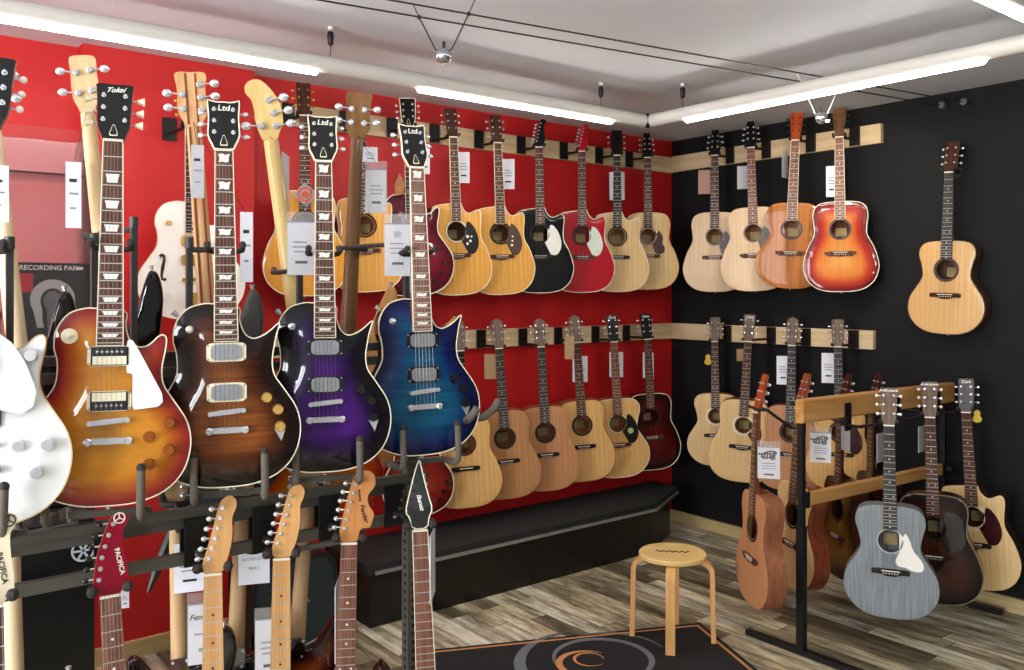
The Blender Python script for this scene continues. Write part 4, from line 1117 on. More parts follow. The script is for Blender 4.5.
AC = {
 # red wall upper
 'W2': dict(shape='dread', top=AMBER, side=MAHOG, neck=MAHOG, board=ROSEW, head=('dread', RHEAD), bind=CREAM, pegs=GOLD, short='amber acoustic with an orange-ringed string pack', label='amber glossy acoustic hanging behind the cream bass neck, orange-ringed string pack on its strings'),
 'W3': dict(shape='cut', top=SPRUCEG, side=MAHOGL, neck=MAHOG, board=ROSEW, head=('dread', BH), bind=CREAM, short='golden acoustic behind the brown bass neck', label='golden glossy acoustic guitar hanging half hidden behind the dark brown bass neck'),
 'W5': dict(shape='cut', top=SPRUCEG, side=ROSEW, neck=MAHOG, board=ROSEW, head=('dread', RHEAD), bind=CREAM, guard=('wide', BLACKP), guard_mark=[(.062, -.03, .009), (.078, -.055, .008), (.06, -.07, .008), (.085, -.03, .006)], rosette=(.053, .066, 'ebony', 'cream_line'), short='golden cutaway with a flower-marked black pickguard', label='golden cutaway acoustic with a black flower-inlaid pickguard on the red wall', fbind=CREAM),
 'W6': dict(shape='cut', top=SPRUCEG, side=ROSEW, neck=MAHOG, board=ROSEW, head=('dread', RHEAD), bind=CREAM, guard=('wide', BLUEGREYG), rosette=(.053, .066, 'ebony', 'ebony'), fbind=CREAM, guard_mark=[(.07, -.02, .006), (.068, -.045, .006), (.064, -.07, .007)], mark_mat=CREAM, short='golden cutaway with a brown scroll pickguard', label='golden cutaway acoustic with a smoky brown pickguard beside the black acoustic'),
 'W7': dict(shape='cut', top=BLACKL, side=BLACKL, neck=MAHOG, board=ROSEW, head=('folk', BH), bind=CREAM, guard=('wide', PEARL), btn_shape='kidney', short='black acoustic with a white pickguard', label='glossy black cutaway acoustic with a pearly white pickguard on the red wall', bridge=EBONY),
 'W8': dict(shape='cut', top=REDL, side=REDL, neck=MAHOG, board=ROSEW, head=('folk', REDHEAD), bind=CREAM, guard=('wide', MINT), short='red acoustic with a pale green pickguard', label='bright red cutaway acoustic with a pale pickguard and red headstock'),
 'W9': dict(shape='cut', top=SPRUCEP, side=MAHOGL, neck=DARKM, board=EBONY, head=('slot', BH), bind=CREAM, pegs=BLACKM, btn=CHROME, bridge=EBONY, bridge_shape='plain', short='pale cutaway with no pickguard', label='pale cutaway acoustic without pickguard, black headstock, beside the red acoustic'),
 'W10': dict(shape='dread', top=SPRUCEP, side=MAHOGL, neck=MAHOGL, board=ROSEW, head=('slim', BH), guard=('scallop', TORTO), pins=BONE, bridge_shape='plain', rosette=(.053, .062, 'cream_line', 'ebony'), short='pale acoustic beside the wall corner', label='pale acoustic with dark red pickguard hanging nearest the corner on the red wall'),
 # red wall lower
 'L0': dict(shape='dread', top=SPRUCE, side=MAHOGL, neck=MAHOGL, board=EBONY, head=('arch', GREYHEAD), rosette=(.052, .064, 'tort_line', 'tort_line'), bridge=EBONY, bridge_shape='plain', pins=BLACKP, short='pale acoustic behind the blue guitar', label='pale spruce acoustic over the black platform, half hidden by the blue electric guitar'),
 'L1': dict(shape='dread', top=CEDAR, side=MAHOGL, neck=MAHOGL, board=GREYFB, head=('arch', GREYHEAD), rosette=(.052, .064, 'ebony_line', 'ebony_line'), bridge=EBONY, bridge_shape='plain', short='brown acoustic behind the empty grey hook', label='brown cedar acoustic hanging just behind the empty grey rack hook'),
 'L2': dict(shape='dread', top=CEDARP, side=MAHOGL, neck=MAHOGL, board=GREYFB, head=('arch', GREYHEAD), rosette=(.052, .064, 'ebony_line', 'ebony_line'), bridge=EBONY, bridge_shape='plain', short='pinkish brown acoustic in the lower row', label='pinkish brown cedar acoustic between another brown one and a pale one'),
 'L3': dict(shape='dread', top=SPRUCE, side=MAHOGL, neck=MAHOGL, board=ROSEW, head=('arch', GREYHEAD), bind=MAHOGL, rosette=(.053, .066, 'ebony_line', 'ebony_line'), bridge=EBONY, bridge_shape='plain', short='pale acoustic with two paper tags', label='pale spruce acoustic with a kraft and a white tag, lower row on red wall'),
 'L4': dict(shape='om', top=SPRUCE, side=MAHOGL, neck=MAHOG, board=ROSEWL, head=('dread', BH), guard=('wide', BLACKP), guard_mark=[(.078, -.05, .019)], mark_mat=plain('pale_green_mark', 'a9b47a', .5), bind=CREAM, rosette=(.053, .064, 'ebony_line', 'cream_line'), text=[('Cort', .022, 0, .148, 0, .2)], short='acoustic with a round green sticker', label='pale acoustic with a black pickguard bearing a green oval sticker'),
 'L5': dict(shape='dread', top=REDBROWNB, side=REDBROWNB, neck=DARKM, board=ROSEW, head=('slot', BH), bind=CREAM, text=[('Cort', .022, 0, .148, 0, .2)], pins=BONE, short='dark red sunburst acoustic in the corner', label='dark red glossy sunburst acoustic hanging low in the corner of the red wall'),
 # black wall upper
 'B1': dict(shape='dread', top=CREAMTOP, side=MAHOGL, neck=MAHOGL, board=ROSEW, head=('slim', BH), guard=('scallop', TORTO), bridge_shape='plain', rosette=(.053, .06, 'ebony_line', 'cream_line'), short='cream acoustic nearest the corner, upper row', label='cream topped acoustic with dark pickguard nearest the corner, upper row of black wall'),
 'B2': dict(shape='dread', top=CREAMTOP, side=MAHOGL, neck=MAHOGL, board=ROSEWL, head=('slim', BH), guard=('scallop', BLUEGREYG), bridge_shape='wing', rosette=(.053, .06, 'ebony_line', 'cream_line'), short='cream acoustic beside the koa-brown guitar', label='cream topped acoustic with brown pickguard beside the orange-brown guitar on black wall'),
 'B3': dict(shape='om', top=KOA, side=KOA, neck=MAHOG, board=ROSEWL, head=('wedge', ORANGEH), bridge_shape='wing', pegs=BLACKM, btn=BLACKP, rosette=(.051, .061, 'tort_line', 'ebony_line'), fbind=CREAM, short='orange-brown guitar with an orange headstock', label='orange-brown grained guitar with an orange headstock on the black wall'),
 'B4': dict(shape='dread', top=CHERRYB, side=MAHOG, neck=MAHOG, board=ROSEWL, head=('wedge', WALNUT), bind=CREAM, bridge_shape='wing', pegs=BLACKM, btn=BLACKP, rosette=(.051, .061, 'tort_line', 'ebony_line'), fbind=CREAM, short='red sunburst acoustic under the spotlight', label='red and orange sunburst acoustic at the outer end of the upper rail'),
 'B5': dict(shape='om', top=wood('honey_spruce_top', 'd3a263', 'e2bb80', (160, 30, 1.2), .35, .4), side=WALNUT, neck=MAHOGL, board=GREYFB, head=('dread', RHEAD), bind=DARKG, rosette=(.051, .064, 'ebony_line', 'tort_line'), bridge=DARKM, short='lone acoustic', label='honey coloured acoustic hanging alone and slightly turned on the black wall'),
 # black wall lower
 'C1': dict(shape='om', top=SPRUCEP, side=MAHOGL, neck=MAHOG, board=ROSEW, head=('slot', GREYHEAD), rosette=(.053, .066, 'cream_line', 'cream_line'), bridge=EBONY, bridge_shape='plain', short='small-bodied acoustic low beside the corner', label='small bodied pale acoustic nearest the corner, lower row of black wall'),
 'C2': dict(shape='dread', top=SPRUCEP, side=MAHOGL, neck=MAHOG, board=ROSEW, head=('dread', GREYHEAD), guard=('drop', TORTO), rosette=(.053, .066, 'cream_line', 'cream_line'), bridge=EBONY, text=[('Cort', .022, 0, .148, 0, .2)], short='pale acoustic behind the side-on headstock', label='pale acoustic with dark red pickguard behind the side-on guitar neck'),
 'C3': dict(shape='dread', top=CEDARP, side=MAHOGL, neck=MAHOGL, board=GREYFB, head=('arch', GREYHEAD), bridge=EBONY, bridge_shape='plain', rosette=(.052, .064, 'ebony_line', 'ebony_line'), short='pinkish brown acoustic behind the stand post', label='pinkish brown acoustic on the black wall, behind the wooden stand post'),
 'C4': dict(shape='dread', top=SPRUCE, side=MAHOGL, neck=MAHOGL, board=GREYFB, head=('slot', GREYHEAD), guard=('wide', TORTO), bridge=EBONY, bridge_shape='plain', short='pale acoustic at the end of the lower rail', label='pale acoustic with a big dark pickguard behind the wooden stand beam'),
 # stand
 'S1': dict(shape='om', top=CEDARP, side=wood('satin_sapele', '7d4c33', 'a3694a', (40, 40, 2), .5, .1), neck=MAHOG, board=ROSEW, head=('slim', ORANGEH), bridge_shape='wing', short='', label='brown acoustic hung sideways on the stand end nearest the stool', depth=.09),
 'S2': dict(shape='om', top=SPRUCEP, side=MAHOG, neck=MAHOG, board=ROSEW, head=('slim', MAHOG), bridge_shape='wing', short='', label='pale topped sideways acoustic with brown sides just behind the stand post', depth=.09),
 'S3': dict(shape='om', top=AMBERB, side=DARKM, neck=DARKM, board=ROSEW, head=('slim', DARKM), bridge_shape='wing', short='', label='dark amber acoustic hung sideways behind the lower stand beam', depth=.09),
 'S4': dict(shape='om', top=REDBROWNB, side=DARKM, neck=DARKM, board=ROSEW, head=('slim', DARKM), bridge_shape='wing', short='', label='dark acoustic hung sideways on the stand, nearest the black wall', depth=.09),
 'R1': dict(shape='om', top=BLUEWASH, side=BLUEWASH, neck=GREYHEAD, board=GREYFB, head=('dread', GREYHEAD), guard=('falcon', PEARL), rosette=(.051, .056, 'blue_line', 'blue_line'), bridge=EBONY, btn=PEARL, btn_shape='round', text=[('Art&Lutherie', .014, 0, .152, 0, .25)], short='', label='grey-blue washed acoustic with a white pickguard at the stand front'),
 'R2': dict(shape='dread', top=DARKB, side=DARKM, neck=GREYHEAD, board=ROSEW, head=('dread', GREYHEAD), guard=('big', DARKG), bind=plain('tan_edge', '7d6a4a', .5), btn=PEARL, btn_shape='round', text=[('Art&Lutherie', .014, 0, .152, 0, .25)], bridge=EBONY, short='', label='dark brown sunburst acoustic between the grey-blue and the pale one'),
 'R3': dict(shape='cut', top=SPRUCEP, side=DARKM, neck=MAHOG, board=ROSEW, head=('slot', plain('slate_face', '4a4a4a', .4)), guard=('wide', TORTO), rosette=(.053, .07, 'cream_line', 'cream_line'), bridge=EBONY, text=[('Cort', .022, 0, .15, 0, .1)], short='', label='pale cutaway acoustic with dark red pickguard and yellow tag on the stand'),
}
GM = {}
GROUP = {'W': 'acoustic guitars in the upper row on the red wall', 'L': 'acoustic guitars in the lower row on the red wall', 'B': 'acoustic guitars in the upper row on the black wall', 'C': 'acoustic guitars in the lower row on the black wall', 'S': 'acoustic guitars hung sideways on the wooden stand', 'R': 'acoustic guitars on the front of the wooden stand'}
for k, sp in AC.items():
    root = thing('acoustic_guitar', sp['label'], 'guitar', group=GROUP[k[0]])
    zN = acoustic(root, sp)
    B, N, psi = POSE[k]
    M, sc_ = pose(root, B, N, R(psi), zN)
    GM[k] = (M, zN)
    if k[0] in 'WL': hanger(M, zN, 'R', sp['short'], 2.515 if k[0] == 'W' else 1.345, k[0] == 'L')
    elif k[0] == 'C' or k in ('B1', 'B2', 'B3', 'B4'): hanger(M, zN, 'B', sp['short'], 2.522 if k[0] == 'B' else 1.345, k[0] == 'C')
# the lone guitar has a bare screw-on hook
M, zN = GM['B5']; p = M @ Vector((0, .05, zN + .01)); q = Vector((4.72, p.y, p.z))
t = thing('guitar_hook', 'small black hook holding the lone acoustic on the black wall', 'hook', q)
MB().cyl(q, q + Vector((-.01, 0, 0)), .03, n=16).build('plate', BLACKM, t, at=q)
MB().tube([q, p], .007, 8).build('arm', BLACKM, t, at=q)
mb = MB(); yoke(mb, M, zN + .012); mb.build('yoke', RUBBER, t, at=q)

# ================================================================ white hollow body and burgundy hollow body on the red wall, cherry one below
WHITEL = plain('white_lacquer', 'faf8f0', .16, coat=1.0, vary=.02)
BURG = burst('burgundy_lacquer', [(0, '3a0712'), (.05, '6a1024'), (.16, '7d1630')], .1)
CHERRY = burst('cherry_lacquer', [(0, '3c0a08'), (.05, '7d1c12'), (.16, '8e2a1a')], .15)
def fhole(cx, cz, s, h=.11):
    pts = []
    ctr = [(-.010, h * .42), (-.004, h * .48), (.006, h * .44), (.006, h * .3), (-.001, .0), (-.006, -h * .3), (-.004, -h * .44), (.004, -h * .47), (.010, -h * .41)]
    w = [.006, .005, .004, .0045, .0065, .0045, .004, .005, .006]
    L_, R_ = [], []
    for i, (x, z) in enumerate(ctr):
        a, b = ctr[max(0, i - 1)], ctr[min(len(ctr) - 1, i + 1)]; t = (b[0] - a[0], b[1] - a[1]); l = math.hypot(*t)
        nx, nz = -t[1] / l, t[0] / l
        L_.append((cx + s * (x + nx * w[i]), cz + z + nz * w[i])); R_.append((cx + s * (x - nx * w[i]), cz + z - nz * w[i]))
    return ccw(L_ + R_[::-1])
def hollow(k, label, short, top, side, hw, head, neckm, guard, key='lp', size=1.22, zrail=2.515, yw=4.13, fholes=True, pk=(.285, .205), group=None):
    root = thing('hollow_body_guitar', label, 'guitar', group=group)
    OUT['hollow'] = [(x * size, z * 1.12) for x, z in OUT[key]]
    poly = shape('hollow'); T = .065
    mb, mats = rim(poly, -.002, T, side, 'body', .002, True, 'hollow'); body = mb.build('body', mats, root); add_edge(body.data, poly)
    link('top', plate_mesh('top', 'hollow', poly, top, lambda d, p: -.014 * min(1, d / .09) ** 1.5), root)
    binding(poly, 0, CREAM, root, .0032, .005)
    zN = .80; zE = fret_z(zN, .63, 21)
    for z in pk: humbucker(root, z, -.013, BLACKP if hw is CHROME else GOLD, hw)
    if fholes:
        for s in (-1, 1): MB().prism(fhole(s * .115, .215, -s), -.0165, -.004).build('f_hole', plain('f_hole_dark', '2a1d14', .7), root)
    MB().prism([(-.045, .158), (.045, .158), (.04, .172), (-.04, .172)], -.026, -.012).build('bridge', hw, root)
    MB().prism(ccw(chaikin([(-.02, .0), (.02, .0), (.028, .07), (.03, .11), (-.03, .11), (-.028, .07)], 1)), -.018, -.012).build('tailpiece', hw, root)
    for (x, z) in ((.13, .11), (.105, .07), (.15, .155), (-.09, .40)): knob(root, x, z, -.008, hw if hw is GOLD else BLACKP, .010, .013)
    if guard: MB().prism(ccw(chaikin([(.035, .20), (.075, .215), (.085, .27), (.06, .31), (.035, .31)], 1)), -.022, -.02).build('pickguard', guard, root)
    fingerboard(root, zN, zE, .63, .043, .056, -.026, -.019, EBONY, 'dot', 21, CREAM)
    neck(root, zN + .003, .445, .043, .055, -.019, .017, .02, neckm, .045)
    MB().box((0, -.026, zN + .002), (.043, .008, .005)).build('nut', BONE, root)
    headstock(root, zN + .004, head[0], head[1], neckm, 13, -.022, .014, hw, hw, 'kidney', None, CREAM)
    strings(root, .165, zN + .004, -.028, -.030, .052, .035, STEEL)
    MB().cyl((0, T / 2, .001), (0, T / 2, -.01), .004, .007, 8).build('strap_button', hw, root)
    B, N, psi = POSE[k]; M, s_ = pose(root, B, N, R(psi), zN); GM[k] = (M, zN)
    hanger(M, zN, 'R', short, zrail, False, yw)
hollow('W1', 'white hollow body guitar with gold hardware on the red wall, behind the striped bass', 'white hollow body guitar', WHITEL, WHITEL, GOLD, ('lp', BH), MAPLE, None, size=1.25, pk=(.325, .245), zrail=2.36, yw=4.075)
SHAPES.pop('hollow', None); [TRI.pop(k) for k in list(TRI) if k[0] == 'hollow']
hollow('W4', 'burgundy hollow body guitar with white edging, hanging behind the blue guitar neck', 'burgundy hollow body guitar', BURG, BURG, CHROME, ('lp', BH), MAHOG, None, size=1.16, fholes=False)
SHAPES.pop('hollow', None); [TRI.pop(k) for k in list(TRI) if k[0] == 'hollow']
hollow('L9', 'cherry red guitar with white edging over the platform, behind the black pointed headstock', 'cherry guitar behind the black headstock', CHERRY, CHERRY, CHROME, ('lp', BH), MAHOG, None, size=1.08, zrail=1.345, fholes=False)

# ================================================================ double-sided electric guitar rack
FLAME = [(0, '741c24'), (.015, '902c22'), (.036, 'ac561c'), (.066, 'ca8428'), (.16, 'd49232')]
EL = {
 'E0': dict(shape='lp', top=plain('silver_white_sparkle', 'eceeed', .3, coat=.8, vary=.04), back=MAHOG, neck=MAHOG, board=ROSEW, head=('lp', BH), bind=plain('pale_gold_edge', 'cdb987', .4), pickups=[(.315, BLACKP, None), (.215, BLACKP, None)], guard=([(.035, .38), (.06, .36), (.085, .32), (.105, .265), (.100, .235), (.08, .22), (.04, .23)], plain('silver_guard', 'd2d6d9', .45)), knobs=[(.126, .158), (.108, .105), (.076, .158), (.092, .335)], knob_mat=CHROME, btn=PEARL, btn_shape='round', short='white guitar', label='white sparkle electric guitar with brown sides, cut by the picture edge', head_scale=1.12, inlay='dot', fbind=CREAM),
 'E1': dict(shape='lp', top=burst('cherry_flame', FLAME, .1, 60), back=MAHOG, neck=MAHOG, board=ROSEW, head=('lp', BH), bind=CREAM, zB=.183, pickups=[(.330, CREAM, 'up'), (.231, CREAM, 'lo')], guard=([(.035, .365), (.046, .365), (.06, .34), (.108, .245), (.110, .225), (.10, .215), (.05, .21), (.047, .22), (.047, .29), (.034, .292)], WHITEP), knobs=[(.125, .178), (.082, .148), (.124, .117), (.082, .088)], knob_mat=plain('amber_knob', '8a4a1c', .2, coat=.6), toggle=(-.082, .375, CREAM), inlay='trap', fbind=CREAM, btn=CREAM, btn_shape='tulip', text=[('Tokai', .0175, 0, .127, 4, .55)], label='cherry sunburst electric guitar with cream pickguard on the rack'),
 'E2': dict(shape='ec', top=burst('tobacco_flame', [(0, '0d0707'), (.025, '1c0c08'), (.06, '4a220e'), (.10, '7c441a'), (.16, '8e521f')], .38, 100), back=DARKM, neck=MAHOG, board=ROSEW, head=('ltd', BH), bind=CREAM, zB=.175, pickups=[(.320, CREAM, None), (.225, CREAM, None)], knobs=[(.092, .208), (.118, .178), (.122, .137)], knob_mat=GOLD, blade=(.12, .118), toggle=(-.082, .376, None), inlay='flag', fbind=CREAM, text=[('Ltd', .0215, 0, .112, 0, .15)], hedge=CREAM, label='tobacco brown sunburst electric guitar with gold knobs on the rack', sidebutton=True),
 'E3': dict(shape='ec', top=burst('purple_flame', [(0, '08060b'), (.03, '0c0812'), (.06, '260c42'), (.10, '42126c'), (.16, '4a1678')], .22, 90), back=BLACKL, neck=MAHOG, board=ROSEW, head=('ltd', BH), bind=CREAM, zB=.175, pickups=[(.320, BLACKP, None), (.225, BLACKP, None)], knobs=[(.092, .208), (.118, .178), (.122, .137)], knob_mat=BLACKP, blade=(.122, .116), toggle=(-.082, .376, None), inlay='flag', fbind=CREAM, text=[('Ltd', .0215, 0, .112, 0, .15)], hedge=CREAM, label='purple sunburst electric guitar with black edge on the rack', tip=CHROME, sidebutton=True),
 'E4': dict(shape='ec', top=burst('blue_flame', [(0, '0b0c2a'), (.03, '0d1a4c'), (.06, '0f3a62'), (.10, '104e6c'), (.16, '125876')], .3, 100), back=plain('navy_lacquer', '0b0c26', .2, coat=1), neck=MAHOG, board=ROSEWL, head=('ltd', BH), bind=CREAM, zB=.175, pickups=[(.320, BLACKP, None), (.225, BLACKP, None)], knobs=[(.092, .208), (.118, .178), (.122, .137)], knob_mat=BLACKP, blade=(.122, .116), toggle=(-.082, .376, None), inlay='flag', fbind=CREAM, text=[('Ltd', .0215, 0, .112, 0, .15)], hedge=CREAM, label='translucent blue flamed electric guitar at the rack end', tip=CHROME, sidebutton=True),
 'P0': dict(shape='strat', top=WHITEL, back=WHITEL, neck=MAPLEP, board=ROSEW, head=('pacifica', plain('cream_face', 'e9dcbc', .3, coat=.5)), singles=[.30, .235], pickups=[(.175, BLACKP, None)], label='electric guitar with cream headstock, half cut by the picture edge', text=[('PACIFICA', .014, .018, .066, -80, 0)], emblem=(.030, .153)),
 'P1': dict(shape='strat', top=REDL, back=REDL, neck=MAPLE, board=ROSEWL, head=('pacifica', plain('crimson_face', '8c1028', .2, coat=.6)), singles=[.30, .235], pickups=[(.175, BLACKP, None)], label='electric guitar with crimson headstock hung low on the rack', text=[('PACIFICA', .0135, .022, .066, -80, 0)], emblem=(.026, .157), btn=BLACKP),
 'P2': dict(shape='tele', top=wood('natural_ash', 'd8b27a', 'e8caa0', (40, 30, 2), .3, .6), back=MAPLE, neck=MAPLE, board=MAPLE, head=('tele', MAPLE), singles=[.29, .18], inlay='darkdot', label='electric guitar with plain maple headstock and board, nearer the crimson headstock'),
 'P3': dict(shape='tele', top=BLACKL, back=BLACKL, neck=MAPLE, board=MAPLE, head=('tele', MAPLE), singles=[.29, .18], inlay='darkdot', label='electric guitar with plain maple headstock and board, nearer the large orange headstock'),
 'P4': dict(shape='strat', top=burst('dark_sunburst', [(0, '140807'), (.03, '3a120a'), (.08, '8a4218'), (.16, 'b8702c')], .1), back=DARKM, neck=wood('tinted_maple', 'b9763f', 'd0925a', (50, 50, 4), .3, .5), board=ROSEWL, head=('big', wood('tinted_maple_face', 'b9763f', 'd0925a', (50, 50, 4), .3, .5)), singles=[.30, .235, .17], label='electric guitar with large orange maple headstock hung low on the rack', text=[('Fender', .017, .036, .072, -72, .3), ('Mustang', .009, .024, .118, -80, 0)]),
 'P5': dict(shape='strat', top=burst('wine_lacquer', [(0, '2a0508'), (.05, '5a0c14'), (.16, '6a1018')], .1), back=burst('wine_lacquer', [(0, '2a0508'), (.16, '6a1018')]), neck=MAPLE, board=ROSEWL, head=('point', BH), pickups=[(.29, BLACKP, None), (.175, BLACKP, None)], fbind=CREAM, hedge=CREAM, hw=BLACKM, frets=24, inlay='offset', label='electric guitar with black pointed headstock beside the perforated rack post', text=[('Ibanez', .0165, .004, .07, -78, .3)]),
}
for k, sp in EL.items():
    root = thing('electric_guitar', sp['label'], 'guitar', group='electric guitars on the upper front of the rack' if k[0] == 'E' else 'electric guitars hung low on the front of the rack')
    zN = electric(root, sp)
    B, N, psi = POSE[k]; M, s_ = pose(root, B, N, R(psi), zN); GM[k] = (M, zN)
    if sp.get('emblem'):
        h = next(c for c in root.children if c.name.startswith('headstock'))
        x, z = sp['emblem']; yt = -.010; a = R(2)
        def fn(q): return (q[0], yt + .004 + q[1] * math.cos(a) + q[2] * math.sin(a), zN + .004 + q[2] * math.cos(a))
        e = MB(); e.ring((x, z), .0095, .012, -.0016, -.001, 24)
        for j in range(3):
            t = R(90 + 120 * j); e.bar((x, -.0014, z), (x + .0095 * math.cos(t), -.0014, z + .0095 * math.sin(t)), .0022, .0008, 0, up=(0, 1, 0))
        e.v = [fn(v) for v in e.v]
        e.build('emblem', INK if k == 'P1' else DINK, h)

ORB = burst('orange_red_burst', [(0, 'b02010'), (.03, 'd84a12'), (.08, 'f08420'), (.16, 'f39a34')], .06)
SUNB = burst('three_tone_burst', [(0, '120706'), (.03, '3c1009'), (.08, '8a4216'), (.16, 'b87a30')], .08)
CHARC = plain('charcoal_satin', '3b3b38', .45)
REV = {
 'A0': dict(zN=.98, body=BLACKL, neck=MAPLEP, head='paddle', tuners=[(-.03, .07, -1), (-.03, .15, -1), (.03, .09, 1), (.03, .17, 1)], label='black bass hung back to front behind the white sparkle guitar'),
 'A1': dict(zN=.98, body=BLACKL, neck=wood('ivory_maple', 'cba97a', 'dec196', (50, 50, 3), .4, .2), head='paddle', tuners=[(.024, .075, 1), (.024, .15, 1), (-.022, .085, -1), (-.022, .16, -1)], label='black bass hung back to front, pale headstock behind the cherry sunburst guitar'),
 'A2': dict(zN=.98, body=CHARC, neck=wood('neck_through_maple', 'c99a66', 'dcb483', (50, 50, 3), .4, .2), head='open', stripes=True, plate=False, tuners=[(.03, .065, 1), (.03, .115, 1), (-.03, .06, -1), (-.03, .105, -1), (-.03, .15, -1)], label='charcoal bass hung back to front with a brown-striped neck'),
 'A3': dict(zN=.98, shape='tele', body=ORB, neck=wood('cream_maple', 'cfae6a', 'e0c488', (50, 50, 3), .35, .4), head='hook', tuners=[(.022, .055, 1), (-.026, .05, -1), (-.024, .095, -1), (-.014, .14, -1)], label='orange bass hung back to front with a hooked cream headstock'),
 'A4': dict(zN=.98, body=wood('natural_body', 'b07c44', 'cf9c60', (40, 30, 3), .4, .3), neck=wood('brown_neck', '5b3f28', '7d5a3a', (50, 50, 3), .45, .2), head='open', headmat=wood('tan_head', '6e4c2c', '946c42', (50, 50, 3), .45, .2), tuners=[(.028, .07, 1), (.028, .125, 1), (-.026, .07, -1), (-.026, .125, -1)], label='natural bass hung back to front with a dark brown neck'),
 'D0': dict(zN=.98, bass=True, body=BLACKL, neck=MAPLEP, head='guitar', tuners=[(.022, .06, 1), (.022, .10, 1), (-.022, .08, -1)], label='low hung reversed bass behind the cream headstock'),
 'D1': dict(zN=.80, bass=False, shape='strat', body=BLACKL, neck=wood('aged_maple', 'b08f66', 'c8a880', (50, 50, 3), .45, .1), head='guitar', tuners=[(-.022, .03, -1), (-.022, .06, -1), (-.022, .09, -1), (-.02, .12, -1)], label='low hung reversed guitar, wide white tag on its neck beside the plain maple one'),
 'D2': dict(zN=.80, bass=False, shape='strat', body=BLACKL, neck=wood('aged_maple', 'b08f66', 'c8a880', (50, 50, 3), .45, .1), head='guitar', tuners=[(-.022, .03, -1), (-.022, .06, -1), (.022, .04, 1), (.022, .08, 1)], label='black reversed guitar with chrome neck plate between the two maple necks'),
 'D3': dict(zN=.80, bass=False, shape='strat', body=SUNB, neck=wood('aged_maple', 'b08f66', 'c8a880', (50, 50, 3), .45, .1), head='guitar', tuners=[(.022, .03, 1), (.022, .06, 1), (.022, .09, 1), (-.022, .05, -1)], label='sunburst reversed guitar with chrome neck plate, before the floor speaker'),
}
for k, sp in REV.items():
    bass = sp.get('bass', k[0] == 'A')
    root = thing('bass_guitar' if bass else 'electric_guitar', sp['label'], 'bass guitar' if bass else 'guitar', group='basses on the far side of the rack' if k[0] == 'A' else 'guitars hung low on the far side of the rack')
    reversed_guitar(root, sp)
    B, N, psi = POSE[k]; M, s_ = pose(root, B, N, R(psi), sp['zN']); GM[k] = (M, sp['zN'])

RACKM = plain('rack_steel', '5a5951', .5, .1)
POSTM = plain('post_steel', '3c3d3d', .4, .1)
PEG = {'E0': (-.1, .058), 'E1': (-.118, .068)}
rb = Vector((1.305, 2.14, 0))
rack = thing('guitar_rack', 'double-sided black steel rack carrying the electric guitars and basses', 'rack', rb)
def rp(mb, name, mat): return mb.build(name, mat, rack, at=rb)
RY = lambda x: 2.14 + (x - 1.305) * .02
def ry(x, z, dy=0): return (x, RY(x) + dy, z)
XA = -.75
for z, dy, h in ((1.090, 0, .022), (1.062, .022, .026), (.980, 0, .028)): rp(MB().bar(ry(XA, z, dy), ry(1.30, z, dy), .02, h), 'rail', RACKM)
for z, dy in ((1.466, .03), (1.43, .0)): rp(MB().bar(ry(XA, z, dy), ry(1.30, z, dy), .026, .022), 'rail', RACKM)
def upright(x, dy):
    mb = MB(); a = Vector(ry(x, 0, dy)); 
    mb.box((a.x, a.y, .74), (.034, .034, 1.48), 0)
    for i in range(60):
        mb.box((a.x - .0, a.y - .0172, .04 + i * .024), (.009, .001, .011), 1)
        mb.box((a.x - .0172, a.y, .04 + i * .024), (.001, .009, .011), 1)
    rp(mb, 'upright', [RACKM, plain('slot_dark', '0a0a0a', .8)])
upright(1.318, .01); upright(XA, .01)
for x in (1.318, XA): rp(MB().bar(ry(x, .02, -.45), ry(x, .02, .62), .05, .04), 'foot', RACKM)
rp(MB().tube([(.715, 2.16, 1.05), (.70, 2.3, 1.005), (.66, 2.3, .915), (.637, 2.3, .858)], [.012, .017, .013, .004], 8), 'brace', BLACKM)
